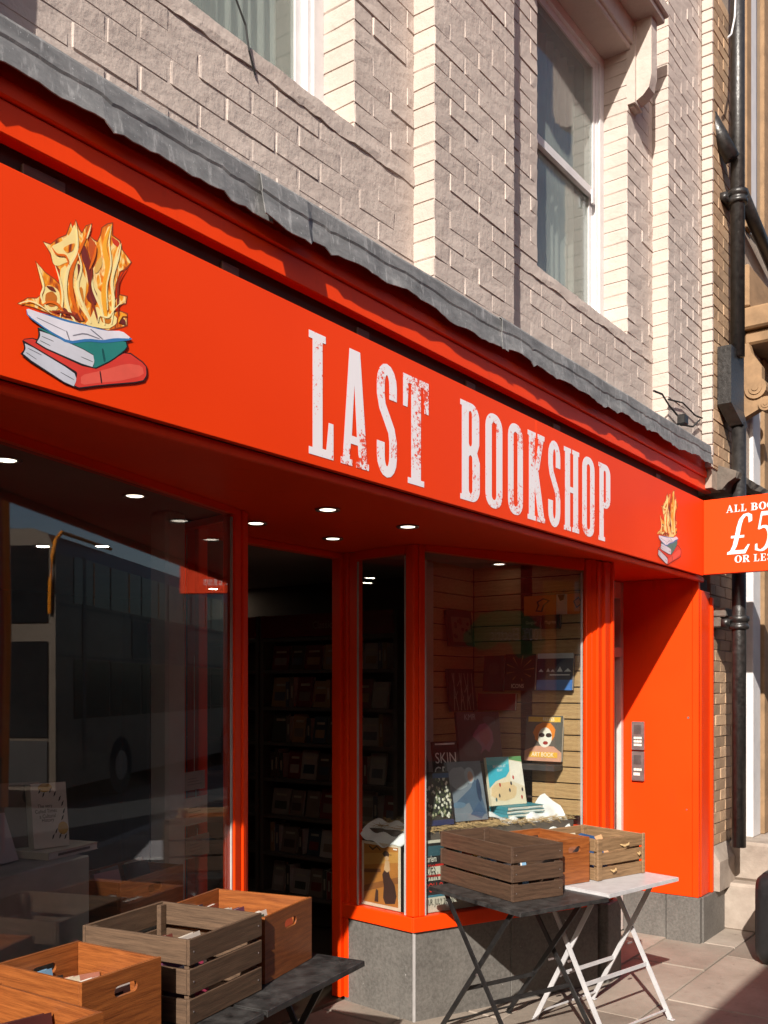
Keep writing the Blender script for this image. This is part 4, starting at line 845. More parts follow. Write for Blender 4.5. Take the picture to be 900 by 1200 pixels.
# ------------------------------------------------------------------ books and prints
def book(label, loc, rz, tilt, w_, h, t_, cover, art=(), text=(), lay=False, group=None, name='book', roll=0):
    o = thing(name, label, 'book', loc, (R(-tilt), R(roll), R(rz)), group)
    b_ = 0.0016
    m_ = MB(); m_.box(-w_ / 2, w_ / 2, -t_ / 2, -t_ / 2 + b_, 0, h).box(-w_ / 2, w_ / 2, t_ / 2 - b_, t_ / 2, 0, h).box(-w_ / 2, -w_ / 2 + b_, -t_ / 2 + b_, t_ / 2 - b_, 0, h)
    m_.build('cover', fm(*cover) if isinstance(cover, tuple) else cover, o)
    MB().box(-w_ / 2 + b_ + .0002, w_ / 2 - .003, -t_ / 2 + b_ + .0002, t_ / 2 - b_ - .0002, .003, h - .003).build('pages', 'page', o)
    for k, (c_, pts) in enumerate(art):
        MB().poly([pts], lambda u, v, k=k: (-w_ / 2 + u * w_, -t_ / 2 - .0004 - .00012 * k, v * h)).build('cover_art', fm(*c_), o)
    for k, (s_, x, y, sz, c_) in enumerate(text):
        m_ = MB(); put_text(m_, s_, sz, lambda a, q: (-w_ / 2 + x * w_ + a, -t_ / 2 - .0022, y * h + q), .8, 'CENTER'); m_.build('title', fm(*c_), o)
    return o
def blob(cx, cy, rx, ry, n=14, j=0, s_=1):
    rnd = random.Random(s_); return [(cx + rx * math.cos(2 * math.pi * k / n) * (1 + rnd.uniform(-j, j)), cy + ry * math.sin(2 * math.pi * k / n) * (1 + rnd.uniform(-j, j))) for k in range(n)]
BX = [(0, 0), (1, 0), (1, 1), (0, 1)]
def rect(a, b_, c_, d_): return [(a, c_), (b_, c_), (b_, d_), (a, d_)]
NR = Vector((-DR.y, DR.x)); NL = Vector((-DL.y, DL.x)); AR = math.degrees(math.atan2(DR.y, DR.x))
def offr(px, py, o_): return online(px, py, CR + NR * o_, DR)
def offl(px, py, o_): return online(px, py, L0 + NL * o_, DL)
# display plinth in the right window
pl = [CR + DR * .07 + NR * .085, CR + DR * (LG - .01) + NR * .085, Vector((5.19, 3.10)), Vector((4.16, 3.24))]
dp_ = thing('display_plinth', 'dark display plinth behind the right window under the upright books', 'plinth', (4.6, 2.8, .02))
MB().hexa([tuple(p) for p in pl], .02, .935).build('body', 'interior_dark', dp_, True)
st = MB(); rnd = random.Random(5)
for k in range(1500):
    u = rnd.random(); v = rnd.random() ** 1.6; p = (pl[0] * (1 - u) + pl[1] * u) * (1 - v) + (pl[3] * (1 - u) + pl[2] * u) * v; a = rnd.uniform(0, 6.28); l_ = rnd.uniform(.02, .05); z = .937 + rnd.random() * .022
    e = Vector((math.cos(a) * l_, math.sin(a) * l_, rnd.uniform(-.012, .012))); q = Vector((p.x, p.y, z)); sd = Vector((-math.sin(a), math.cos(a), 0)) * .0016
    st.add([q - e - sd, q - e + sd, q + e + sd, q + e - sd, q - e + Vector((0, 0, .0016)), q + e + Vector((0, 0, .0016))], [(0, 1, 4), (3, 5, 2), (1, 2, 5, 4), (0, 4, 5, 3), (0, 3, 2, 1)])
so_ = tag(st.build('straw', 'straw'), 'loose straw scattered on the display plinth in the right window', 'straw'); so_['kind'] = 'stuff'
def drape(label, f, nu=26, nv=12):
    vs = [f(i / nu, j / nv) for i in range(nu + 1) for j in range(nv + 1)]
    up = [(p[0], p[1], p[2] + .0025) for p in vs]; m_ = nv + 1
    fs = [(i * m_ + j, (i + 1) * m_ + j, (i + 1) * m_ + j + 1, i * m_ + j + 1) for i in range(nu) for j in range(nv)]; k = len(vs)
    tag(MB().add(vs + up, [tuple(reversed(f_)) for f_ in fs] + [tuple(i + k for i in f_) for f_ in fs]).build('cloth', 'cloth_white', smooth=True), label, 'cloth')
def dr1(u, v):
    a = CR + DR * (.66 + .44 * u) + NR * (.30 - .24 * v); z = .955 + .02 * math.sin(u * 14) * (1 - v) + (0 if v < .6 else -(v - .6) * .22) + .012 * math.sin(u * 23 + v * 4) + .10 * (1 - v) * u * u; return (a.x, a.y, z)
drape('white cloth rumpled over the plinth edge right of the turquoise books', dr1)
def dr2(u, v):
    a = RB + DQ * (.09 + .36 * u) - Vector((DQ.y, -DQ.x)) * (.03 + .12 * (1 - v)); z = .97 - .06 * v - .05 * (1 - (2 * u - 1) ** 2) * v + .010 * math.sin(u * 17 + v * 3); return (a.x, a.y, z)
drape('white cloth bunched on the plinth above the ochre poster', dr2)
# slatted pine walls of the window nook
sw = thing('slat_wall', 'pale pine slatted display wall at the right side of the right window', 'panel', (5.23, 2.8, .94))
MB().box(5.217, 5.262, 2.303, 3.135, .94, 2.43).build('backing', 'dark_gap', sw, True)
z = .945; sl_me = None
while z < 2.40:
    q = MB().cbox(5.20, 5.2165, 2.302, 3.108, z, z + .087, .002).build('slat', 'slat_pine', sw, True); z += .094
sw2 = thing('slat_wall', 'shaded narrow slatted wall at the back of the right window', 'panel', (4.95, 3.13, .94))
MB().box(4.74, 5.26, 3.137, 3.16, .94, 2.43).build('backing', 'dark_gap', sw2, True)
z = .945
while z < 2.40:
    MB().cbox(4.74, 5.199, 3.112, 3.1365, z, z + .087, .002).build('slat', 'slat_pine', sw2, True); z += .094
tag(MB().cbox(4.60, 4.735, 3.10, 3.22, .02, 2.43, .01).build('column', 'pale_column'), 'plain pale column at the left of the slatted nook in the right window', 'column')
def wallbook(label, p0, p1, x, cover, art=(), text=(), t_=.022):
    a, b_ = onx(*p0, x), onx(*p1, x); return book(label, (x + .004, (a.y + b_.y) / 2, a.z), -90, 6, abs(a.y - b_.y), b_.z - a.z, t_, cover, art, text)
wallbook('grey art book with an orange haired pale face on the pine slats', (615, 891), (658, 839), 5.165, (92, 88, 82), [
  ((224, 180, 70), rect(.06, .94, .86, .97)), ((205, 150, 125), [(0, 0), (1, 0), (1, .2), (.78, .33), (.3, .33), (0, .22)]), ((222, 128, 40), blob(.52, .62, .30, .24, 18, .08)), ((224, 218, 206), blob(.54, .52, .19, .22, 18)), ((30, 26, 26), blob(.45, .57, .08, .05)), ((30, 26, 26), blob(.64, .57, .08, .05)), ((150, 40, 40), blob(.56, .40, .07, .04)), ((224, 170, 60), rect(.12, .9, .08, .2))], [('ART BOOK', .5, .1, .036, (245, 235, 220)), ('REEVES', .62, .88, .03, (250, 245, 230))])
tag(MB().cbox(5.08, 5.199, 2.5, 2.78, 1.205, 1.238, .003).build('ledge', 'steel_dark'), 'dark ledge under the art book with the pale face', 'ledge')
wallbook('dark blue book with a white skyline on the pine slats', (629, 809), (671, 765), 5.165, (24, 34, 62), [((182, 188, 196), rect(0, 1, .86, 1)), ((60, 110, 180), rect(0, 1, 0, .28))] + [((205, 210, 216), [(x, .50), (x + w_, .50), (x + w_ / 2, .50 + h)]) for x, w_, h in ((.04, .14, .08), (.26, .1, .1), (.38, .12, .07), (.56, .16, .14), (.76, .2, .09))] + [((230, 232, 236), rect(.36, .92, .40, .425))])
wallbook('black book with golden rays titled ICONS on the slats', (591, 809), (627, 766), 5.165, (22, 18, 16), [((150, 110, 60), [(.5 + .08 * math.cos(k * .7), .55 + .08 * math.sin(k * .7)), (.5 + .46 * math.cos(k * .7 - .04), .6 + .36 * math.sin(k * .7 - .04)), (.5 + .46 * math.cos(k * .7 + .05), .6 + .36 * math.sin(k * .7 + .05))]) for k in range(9)] + [((30, 20, 16), blob(.5, .5, .16, .2))], [('ICONS', .45, .06, .036, (232, 222, 200))])
wallbook('black book with a dim portrait left of the ICONS book', (566, 810), (590, 768), 5.165, (26, 24, 24), [((58, 54, 52), blob(.5, .62, .26, .2)), ((40, 38, 38), blob(.5, .25, .4, .22))])
for (p0, p1, tx, lb) in (((612, 737), (634, 722), 'Gauguin', 'dark thick book with pale serif title, left of two under the shop ceiling'), ((635, 737), (656, 720), 'Magritte', 'dark thick book with pale serif title, right of two under the shop ceiling')):
    wallbook(lb, p0, p1, 5.165, (24, 22, 20), (), [(tx, .5, .35, .028, (170, 160, 140))])
wallbook('red book standing in for a bus reflection, left of the golden rays book', (560, 832), (604, 813), 5.17, (130, 26, 18))  # red cover stands in for bus livery mirrored in the glass
def backbook(label, p0, p1, y, cover, art=(), text=()):
    a, b_ = ony(*p0, y), ony(*p1, y); return book(label, ((a.x + b_.x) / 2, y, a.z), -6, 8, abs(a.x - b_.x), b_.z - a.z, .02, cover, art, text)
backbook('small grey photo book upper left on the shaded slats', (528, 757), (553, 717), 3.06, (40, 36, 32), [((108, 98, 84), rect(.15, .9, .12, .82))] + [((46 + k * 4 % 40, 40, 36), blob(random.uniform(.2, .85), random.uniform(.2, .75), .06, .05)) for k in range(12)])
backbook('book with a white branching pattern on the shaded slats', (530, 834), (556, 784), 3.06, (26, 24, 22), [((150, 144, 134), [(x, .02), (x + .025, .02), (x + .025 + s_, .9), (x + s_, .9)]) for x, s_ in ((.1, .12), (.25, -.1), (.36, .14), (.5, -.08), (.6, .16), (.72, -.12), (.84, .06))] + [((150, 144, 134), [(x, y), (x + .02, y - .02), (x + .16, y + .16), (x + .15, y + .17)]) for x, y in ((.15, .3), (.38, .2), (.55, .45), (.3, .6), (.66, .25))])
db = tag(MB().obox(CR, DR, .38, .92, -.52, -.34, .936, 1.255).build('display_block', 'interior_dark'), 'dark block raising the purple book at the back of the right window', 'block')
def frontbook(label, p0, p1, o_, cover, art=(), text=(), tilt=12, z0=None, t_=.022):
    a, b_ = offr(*p0, o_), offr(*p1, o_); wd = (Vector((b_.x, b_.y)) - Vector((a.x, a.y))).length; zz = z0 if z0 is not None else a.z
    return book(label, ((a.x + b_.x) / 2, (a.y + b_.y) / 2, zz), AR, tilt, wd, (b_.z - zz) / math.cos(R(tilt)), t_, cover, art, text)
P_ = random.Random(3)
frontbook('dark purple art book standing high at the back of the right window', (538, 889), (588, 834), .40, (52, 42, 50), [((128, 76, 104), blob(.6, .5, .24, .3, 16, .25, 4)), ((130, 60, 80), blob(.62, .5, .12, .16, 12, .3, 5)), ((60, 56, 66), blob(.3, .3, .2, .2, 12, .3, 6)), ((74, 70, 78), blob(.75, .82, .18, .1, 12, .3, 8))], [('KMR', .3, .84, .05, (150, 144, 150))], 8, 1.2565)
frontbook('black book with white graffiti lettering left in the right window', (512, 896), (541, 869), .30, (18, 17, 17), [((228, 226, 222), rect(.1, .9, .955, .975))], [('SKIN', .5, .72, .085, (226, 224, 220)), ('GRAF', .5, .54, .085, (226, 224, 220))], 8, .962)
frontbook('pale grey book mostly hidden behind the orange corner post', (497, 906), (512, 869), .24, (120, 112, 110), [((70, 60, 60), blob(.4, .6, .3, .3, 12, .3))], (), 10, .962)
frontbook('book with a crowd of small heads and a blue foot band', (499, 962), (531, 905), .125, (40, 44, 38), [((28, 40, 84), rect(0, 1, 0, .10)), ((40, 84, 130), rect(.4, 1, .88, .97))] + [((P_.choice(((205, 205, 190), (225, 222, 206), (90, 104, 70), (60, 70, 48), (160, 160, 132)))), blob(.05 + .9 * P_.random(), .14 + .72 * P_.random(), .035, .03, 7)) for k in range(130)], (), 12, .962)
frontbook('grey blue book with a reclining helmeted figure', (531, 954), (571, 893), .19, (112, 122, 134), [((150, 160, 168), blob(.3, .72, .3, .2, 16, .1)), ((70, 92, 116), [(.1, .3), (.35, .42), (.62, .55), (.72, .68), (.86, .66), (.9, .4), (.98, .1), (.74, .06), (.6, .12), (.5, .3), (.2, .22)]), ((164, 178, 190), blob(.62, .76, .15, .14)), ((196, 160, 144), blob(.64, .74, .08, .09)), ((40, 58, 84), blob(.84, .5, .07, .2)), ((58, 82, 112), [(.5, .1), (.8, .3), (.95, .12), (.8, .02)]), ((90, 116, 140), blob(.2, .27, .2, .05))], (), 14, .962)
frontbook('turquoise and sand coloured book with a beach scene', (575, 940), (616, 887), .26, (226, 214, 188), [((60, 176, 200), [(0, .36), (.2, .5), (.5, .58), (.62, .7), (.64, 1), (0, 1)]), ((100, 196, 208), rect(0, .62, .84, 1)), ((232, 228, 216), [(.62, .5), (1, .36), (1, .86), (.66, .92)]), ((222, 194, 152), blob(.4, .28, .38, .2, 16, .1)), ((90, 150, 96), [(.64, .94), (1, .88), (1, 1), (.64, 1)])] + [((c_), blob(x, y, .025, .045, 8)) for c_, x, y in (((170, 50, 44), .3, .42), (((40, 44, 60)), .62, .44), ((190, 60, 50), .7, .56), ((50, 50, 60), .56, .3), ((180, 50, 50), .88, .14), ((60, 60, 70), .92, .3), ((60, 100, 110), .15, .12), ((70, 70, 70), .25, .2))], [('BRITAIN AT', .34, .78, .022, (235, 240, 235)), ('PLAY', .34, .70, .022, (235, 240, 235))], 12, 1.022)
for k in range(3):
    p = offr(606, 950, .245); o = book('turquoise hardback lying flat, %s of the stack of three under the beach book' % ('bottom', 'middle', 'top')[k], (p.x, p.y, .962 + k * .0205), AR + (2, -2, 1)[k], 0, .26, .17, .019, (60, 140, 156), ())
    o.rotation_euler = (R(-90), 0, R(AR + (2, -2, 1)[k])); o.location = (p.x - NR.x * .08, p.y - NR.y * .08, .962 + k * .0205 + .010)
    m_ = MB().box(-.12, .10, -.0096, .0096, -.0006, -.0001); m_ = MB().box(-.10, -.02, -.003, .003, -.0007, -.0001).box(.02, .11, -.003, .003, -.0007, -.0001).build('spine_title', fm(220, 232, 232), o)
bn = thing('banner', 'orange banner with a white stripe and black line icons high on the pine slats', 'banner', (5.19, 2.5, 2.05))
a, b_ = onx(614, 722, 5.185), onx(683, 690, 5.185); bz0, bz1 = a.z, onx(648, 697, 5.185).z
MB().box(5.186, 5.192, b_.y, a.y, bz0, bz1).build('sheet', fm(214, 120, 24), bn, True)
for k, (c_, pts) in enumerate([((206, 200, 190), rect(.56, .74, 0, 1)), ((24, 20, 18), [(.58, .98), (.70, .98), (.68, .72), (.62, .66)]), ((24, 20, 18), [(.2, .2), (.32, .16), (.36, .5), (.46, .72), (.34, .86), (.22, .7), (.24, .5)]), ((214, 120, 24), [(.23, .26), (.30, .23), (.33, .5), (.41, .70), (.34, .79), (.25, .66), (.27, .5)]), ((24, 20, 18), [(.84, .62), (.93, .84), (.995, .5), (.9, .26)]), ((214, 120, 24), [(.865, .61), (.93, .75), (.975, .5), (.9, .35)])]):
    MB().poly([pts], lambda u, v, k=k: (5.1855 - .0002 * k, a.y + (b_.y - a.y) * u, bz0 + (bz1 - bz0) * v)).build('print', fm(*c_), bn, True)
# posters behind the glass
po = thing('poster', 'ochre poster of a figure in a long dark dress behind the return window', 'poster', (4.05, 3.0, .53))
nq = Vector((DQ.y, -DQ.x))
def onret(px, py): return online(px, py, RB - nq * .035, DQ)
a, b_ = onret(424, 1060), onret(469.5, 985); ua = (Vector((a.x, a.y)) - RB).dot(DQ); ub = (Vector((b_.x, b_.y)) - RB).dot(DQ); pz0, pz1 = .533, onret(447, 988).z
fp = lambda u, v, k=0: (*(RB + DQ * (ua + (ub - ua) * u) - nq * (.035 - .0002 * k)), pz0 + (pz1 - pz0) * v)
MB().extr(BX, lambda u, v, d: (*(RB + DQ * (ua + (ub - ua) * u) - nq * (.035 + d)), pz0 + (pz1 - pz0) * v), .001).build('sheet', fm(216, 200, 178), po, True)
for k, (c_, pts) in enumerate([((178, 112, 44), rect(.06, .94, .05, .96)), ((140, 82, 34), [(.06, .3), (.94, .52), (.94, .42), (.06, .2)]), ((196, 140, 66), [(.06, .62), (.94, .74), (.94, .9), (.06, .8)]), ((120, 70, 34), [(.06, .56), (.5, .6), (.5, .55), (.06, .5)]), ((58, 30, 22), [(.54, .52), (.62, .62), (.7, .6), (.74, .5), (.86, .38), (.9, .22), (.86, .1), (.62, .07), (.56, .16), (.58, .34)]), ((196, 158, 120), [(.58, .60), (.62, .74), (.72, .74), (.74, .60), (.66, .56)]), ((64, 34, 24), blob(.64, .84, .08, .05)), ((200, 160, 124), blob(.66, .78, .05, .035)), ((48, 28, 22), rect(.54, .78, .835, .845)), ((70, 40, 28), [(.34, .08), (.44, .08), (.44, .26), (.38, .28)]), ((50, 28, 20), [(.2, .92), (.3, .87), (.4, .93), (.5, .88), (.5, .9), (.4, .955), (.3, .9), (.2, .945)]), ((236, 232, 226), rect(.82, .92, .925, .945))]):
    MB().poly([pts], lambda u, v, k=k: fp(u, v, k + 3)).build('print', fm(*c_), po, True)
pj = thing('poster', 'black white and red concert poster behind the right window low corner', 'poster', (4.2, 2.72, .53))
jn = Vector((DR.y, -DR.x)); ja = .068; jb = .40; jz0, jz1 = .533, .905
fj = lambda u, v, k=0: (*(CR + DR * (ja + (jb - ja) * u) - jn * (.035 - .0002 * k)), jz0 + (jz1 - jz0) * v)
MB().extr(BX, lambda u, v, d: (*(CR + DR * (ja + (jb - ja) * u) - jn * (.035 + d)), jz0 + (jz1 - jz0) * v), .001).build('sheet', fm(206, 200, 184), pj, True)
for k, (c_, pts) in enumerate([((24, 24, 26), rect(0, 1, .66, .96)), ((46, 84, 96), rect(.10, .9, .78, .92)), ((200, 34, 28), rect(0, 1, .635, .665)), ((200, 34, 28), rect(0, 1, .49, .52)), ((30, 28, 30), rect(0, 1, .22, .44)), ((60, 120, 140), rect(0, .7, .21, .24)), ((200, 34, 28), [(0, .97), (.1, .97), (.05, .93)])]):
    MB().poly([pts], lambda u, v, k=k: fj(u, v, k + 3)).build('print', fm(*c_), pj, True)
for k, (s_, x, y, sz, c_) in enumerate((('JAMES', .13, .555, .062, (24, 22, 24)), ('BROWN', .13, .445, .062, (24, 22, 24)), ('Harlem', .16, .70, .05, (228, 224, 212)), ('APOLLO', .20, .28, .07, (214, 48, 36)), ('UR. JULY 28 7:30', .36, .10, .046, (26, 24, 26)))):
    m_ = MB(); put_text(m_, s_, sz, lambda a_, q: fj(x + a_ / (jb - ja), y + q / (jz1 - jz0), 14), .5, 'CENTER'); m_.build('print', fm(*c_), pj, True)

# ------------------------------------------------------------------ behind the left window
a = offl(105, 1002, .12); uR = (Vector((a.x, a.y)) - L0).dot(DL); pt = a.z
tag(MB().obox(L0, DL, .2, uR, -.46, -.12, .02, pt, .004).build('plinth', 'plinth_grey'), 'grey cloth covered plinth behind the left window under two pale books', 'plinth')
p = offl(62, 1000, .26); lb_ = book('pale hardback lying flat on the grey plinth in the left window', (p.x, p.y, pt + .014), 14.5, 0, .25, .17, .024, (205, 198, 180), ()); lb_.rotation_euler = (R(-90), 0, R(14.5)); lb_.location = (p.x - NL.x * .09, p.y - NL.y * .09, pt + .0135)
MB().box(-.08, .08, -.004, .004, -.0008, -.0001).build('spine_title', fm(90, 84, 74), lb_)
p = offl(58, 990, .24); book('cream hardback with black leaf drawings standing on the flat book', (p.x, p.y, pt + .027), -8, 8, .125, .215, .04, (206, 198, 182), [((190, 150, 50), blob(.4, .93, .2, .07)), ((190, 150, 50), blob(.84, .28, .15, .1))] + [((40, 36, 32), [(x, y), (x + .05, y + .02), (x + .09, y + .09), (x + .03, y + .06)]) for x, y in ((.2, .84), (.3, .78), (.5, .84), (.62, .78), (.75, .7), (.82, .62), (.85, .5), (.8, .4), (.6, .2), (.5, .12), (.7, .12), (.85, .1))], [('The very', .36, .62, .018, (60, 54, 46)), ('Culled Times', .38, .54, .018, (60, 54, 46)), ('a Cultural', .42, .46, .018, (60, 54, 46)), ('History', .42, .40, .018, (60, 54, 46))])
p = offl(24, 985, .34); book('dim brown hardback standing behind the cream leaf book', (p.x, p.y, pt + .002), -20, 8, .13, .24, .035, (120, 104, 90), [((70, 60, 52), blob(.7, .8, .14, .1))])
p = offl(2, 995, .26); book('pale book cut by the left picture edge beside the cream leaf book', (p.x, p.y, pt + .002), 20, 20, .13, .16, .03, (170, 160, 158), ())
cl = ony(203, 800, 3.12); tag(MB().cbox(cl.x - .07, cl.x + .03, cl.y - .04, cl.y + .07, .02, 2.43, .012).cbox(cl.x + .032, cl.x + .05, cl.y - .02, cl.y + .05, .02, 2.43, .004).build('column', 'pale_column'), 'pale painted column standing inside the left window', 'column')
for (x0, x1, y0, y1, lb, c_) in ((215, 240, 902, 928, 'top', (150, 140, 128)), (216, 243, 931, 969, 'middle', (176, 166, 152)), (217, 245, 975, 1008, 'bottom', (120, 112, 102))):
    a, b_ = offl(x0, y1, .30), offl(x1, y0, .30); t_ = thing('notice', 'pale paper notice hanging inside the left window, %s of three' % lb, 'notice', ((a.x + b_.x) / 2, (a.y + b_.y) / 2, a.z), R(14.5), 'paper notices')
    hw = (Vector((b_.x, b_.y)) - Vector((a.x, a.y))).length / 2; hh = b_.z - a.z
    MB().box(-hw, hw, 0, .0015, 0, hh).build('sheet', fm(*c_), t_); MB().box(-.001, .001, 0, .001, hh, hh + (.03 if lb != 'top' else .5)).build('string', 'page', t_)
    for k in range(3): MB().box(-hw * .6, hw * (.7 - .3 * k), -.0008, -.0001, hh * (.3 + .15 * k), hh * (.33 + .15 * k)).build('print', fm(90, 84, 78), t_)
tag(MB().obox(L0, DL, uR + .06, LL - .16, -.50, -.13, .02, .80, .004).build('plinth', 'interior_dark'), 'low dark bench behind the left window under a brown box of books', 'plinth')
q = L0 + DL * (uR + .22) + NL * .16; box_crate('dim brown box of books on the bench behind the left window', (q.x, q.y), 14.5, .40, .26, .19, .802)
for k, (du, dv, c_, lb, rl) in enumerate(((.08, .08, (190, 150, 146), 'pink', -10), (.16, .12, (120, 116, 110), 'grey', 4), (.30, .10, (60, 50, 44), 'dark brown', -6), (.36, .14, (176, 170, 152), 'pale', 12))):
    r_ = q + DL * du + NL * dv; book('%s book sticking out of the dim box behind the left window' % lb, (r_.x, r_.y, .815), 14.5 + rl, 18, .12, .20, .022, c_, ())

# ------------------------------------------------------------------ books in the crates outside
def in_crate(lst):
    for (x, y, z, rz, tilt, w_, h, t_, c_, lb, roll) in lst: book(lb, (x, y, z), rz, tilt, w_, h, t_, c_, [((P_.choice(((60, 50, 50), (200, 60, 50), (40, 40, 60), (230, 226, 220)))), rect(.2, .8, .55, .8))] , (), roll=roll)
in_crate([(2.08, 2.26, .725, 10, 14, .13, .16, .025, (170, 60, 90), 'pink paperback inside the grey slatted crate', 0), (2.16, 2.33, .725, 12, 16, .12, .17, .03, (200, 190, 180), 'pale paperback inside the grey slatted crate', 0), (2.02, 2.40, .725, 8, 14, .13, .15, .03, (60, 80, 90), 'teal paperback inside the grey slatted crate', 0), (2.13, 2.44, .725, 12, 15, .12, .15, .03, (120, 60, 50), 'rust coloured paperback inside the grey slatted crate', 0),
 (2.50, 2.36, .725, 14, 14, .14, .17, .03, (214, 208, 198), 'white paperback with a drawing inside the tall orange box', 0), (2.40, 2.44, .725, 14, 16, .12, .19, .03, (206, 198, 186), 'cream paperback inside the tall orange box by the hand hole', 6), (2.53, 2.28, .725, 14, 8, .13, .15, .025, (196, 90, 60), 'orange paperback against the hand hole of the tall orange box', 0),
 (1.66, 2.22, .725, 4, 16, .12, .16, .03, (214, 206, 198), 'white paperback leaning in the left orange box', 0), (1.72, 2.30, .725, 9, 20, .12, .15, .03, (190, 130, 110), 'salmon paperback in the left orange box', 8), (1.68, 2.14, .725, 5, 6, .13, .17, .02, (200, 190, 184), 'printed book seen through the hand hole of the left orange box', 0),
 (1.34, 2.0, .725, 2, 14, .12, .19, .03, (70, 30, 30), 'dark red paperback in the nearest orange box', 4), (1.26, 2.1, .725, 2, 14, .12, .17, .03, (180, 170, 160), 'pale paperback in the nearest orange box', 0),
 (4.14, 2.24, .725, -23, 12, .14, .16, .03, (120, 160, 190), 'pale blue book inside the dark slatted crate', 0), (4.18, 2.36, .725, -23, 14, .13, .15, .03, (196, 186, 170), 'cream book inside the dark slatted crate', 0), (4.26, 2.48, .725, -23, 14, .13, .14, .03, (150, 90, 60), 'tan book inside the dark slatted crate', 0),
 (4.70, 2.06, .742, -17, 30, .15, .195, .02, (40, 74, 116), 'blue paperback leaning out of the old brown crate', 14), (4.79, 2.06, .742, -17, 24, .12, .17, .02, (196, 150, 110), 'tan paperback in the old brown crate', -8), (4.66, 2.16, .742, -17, 14, .14, .16, .03, (180, 60, 44), 'red paperback in the old brown crate', 0)])

wrds = [('pale', (206, 200, 188)), ('cream', (196, 184, 160)), ('rust', (140, 66, 40)), ('navy', (40, 48, 80)), ('green', (60, 90, 66)), ('black', (34, 30, 30)), ('red', (160, 44, 38)), ('sky blue', (110, 150, 180)), ('mustard', (190, 140, 50)), ('plum', (90, 44, 70))]
for (cx, cy, ang, n_, z, dv, nm_, hh) in ((2.0, 2.20, 10, 5, .725, .062, 'the grey slatted crate', .17), (2.44, 2.32, 13.4, 5, .725, .062, 'the box nearest the entrance post', .185), (1.63, 2.18, 5, 4, .725, .06, 'the box left of the grey crate', .17), (1.24, 1.95, 2.5, 4, .725, .07, 'the nearest orange box', .18), (4.06, 2.2, -23, 6, .725, .075, 'the dark slatted crate', .19), (4.44, 2.14, -20, 4, .741, .07, 'the reddish box', .17), (4.72, 2.12, -17, 4, .741, .06, 'the old brown crate', .16)):
    v_ = Vector((-math.sin(R(ang)), math.cos(R(ang)))); u_ = Vector((math.cos(R(ang)), math.sin(R(ang)))); ws = P_.sample(wrds, n_)
    for k in range(n_):
        p = Vector((cx, cy)) + v_ * (k * dv + .012) + u_ * P_.uniform(-.012, .012); book('%s paperback packed upright in %s' % (ws[k][0], nm_), (p.x, p.y, z), ang + P_.uniform(-4, 4), P_.uniform(5, 16), .12, hh * P_.uniform(.86, 1.05), P_.uniform(.016, .03), ws[k][1], [((220, 214, 204), rect(.15, .85, .62, .7))], group='paperbacks in the crates')

# ------------------------------------------------------------------ bookcases inside the shop
BXC = 4.95
zs = [.10, .27, .545, .805, 1.06, 1.31, 1.555, 1.81]
def bookcase(label, y0, y1, title):
    t_ = thing('bookcase', label, 'bookcase', (BXC + .15, (y0 + y1) / 2, .014))
    MB().box(BXC, BXC + .27, y0, y0 + .03, .014, 2.19).build('side_panel', 'shelf_wood', t_, True); MB().box(BXC, BXC + .27, y1 - .03, y1, .014, 2.19).build('side_panel', 'shelf_wood', t_, True)
    MB().box(BXC + .25, BXC + .268, y0 + .031, y1 - .031, .014, 2.19).build('back_panel', 'interior_dark', t_, True)
    for z in zs[1:] + [2.03]: MB().box(BXC + .002, BXC + .249, y0 + .031, y1 - .031, z - .022, z).build('shelf', 'shelf_wood', t_, True)
    h = MB().box(BXC - .012, BXC - .001, y0 + .02, y1 - .02, 2.035, 2.185).build('header_board', fm(110, 26, 18), t_, True)
    if title:
        m_ = MB(); put_text(m_, title, .07, lambda a_, q_: (BXC - .0135, (y0 + y1) / 2 - a_, 2.085 + q_), .9, 'CENTER'); m_.build('header_text', fm(150, 130, 110), h, True)
    return t_
bookcase('tall dark bookcase headed Classics seen through the shop doorway', 3.52, 4.70, 'Classics')
bookcase('second dark bookcase deeper in the shop left of the Classics one', 4.72, 5.90, '')
cols = [(120, 104, 90), (80, 60, 50), (140, 130, 120), (60, 66, 74), (150, 120, 80), (110, 40, 34), (70, 70, 60), (160, 150, 140), (90, 90, 100)]
nm = ['bottom', 'sixth', 'fifth', 'fourth', 'third', 'second', 'top']
bm_ = {}
ordn = ['first', 'second', 'third', 'fourth', 'fifth', 'sixth', 'seventh', 'eighth', 'ninth', 'tenth', 'eleventh', 'twelfth', 'thirteenth', 'fourteenth', 'fifteenth', 'sixteenth', 'seventeenth', 'eighteenth', 'nineteenth', 'twentieth']
for si, z in enumerate(zs[1:]):
    y = 4.64; k = 0
    while y > 3.66:
        w_ = P_.choice((.115, .125, .14, .16)); h = P_.uniform(.17, .21) if si < 6 else .17; c_ = P_.choice(cols); gr = 'books on the %s shelf' % nm[si]
        lb = 'dim %%s on the %s shelf of the Classics bookcase, %s from the left' % (nm[si], ordn[k]); k += 1
        if P_.random() < .3:
            w_ = .035; book(lb % 'book spine', (BXC + .10, y - w_ / 2, z + .001), -90, 0, w_, h, .12, c_, [((170, 160, 140), rect(.3, .7, .3, .7))], group=gr)
        else:
            book(lb % 'face-out book', (BXC + .06, y - w_ / 2, z + .001), -90, 9, w_, h, .022, c_, [((P_.choice(cols)), rect(.15, .85, .2, .5)), ((170, 160, 140), rect(.2, .8, .7, .78))], group=gr)
        y -= w_ + P_.choice((.004, .01, .03))

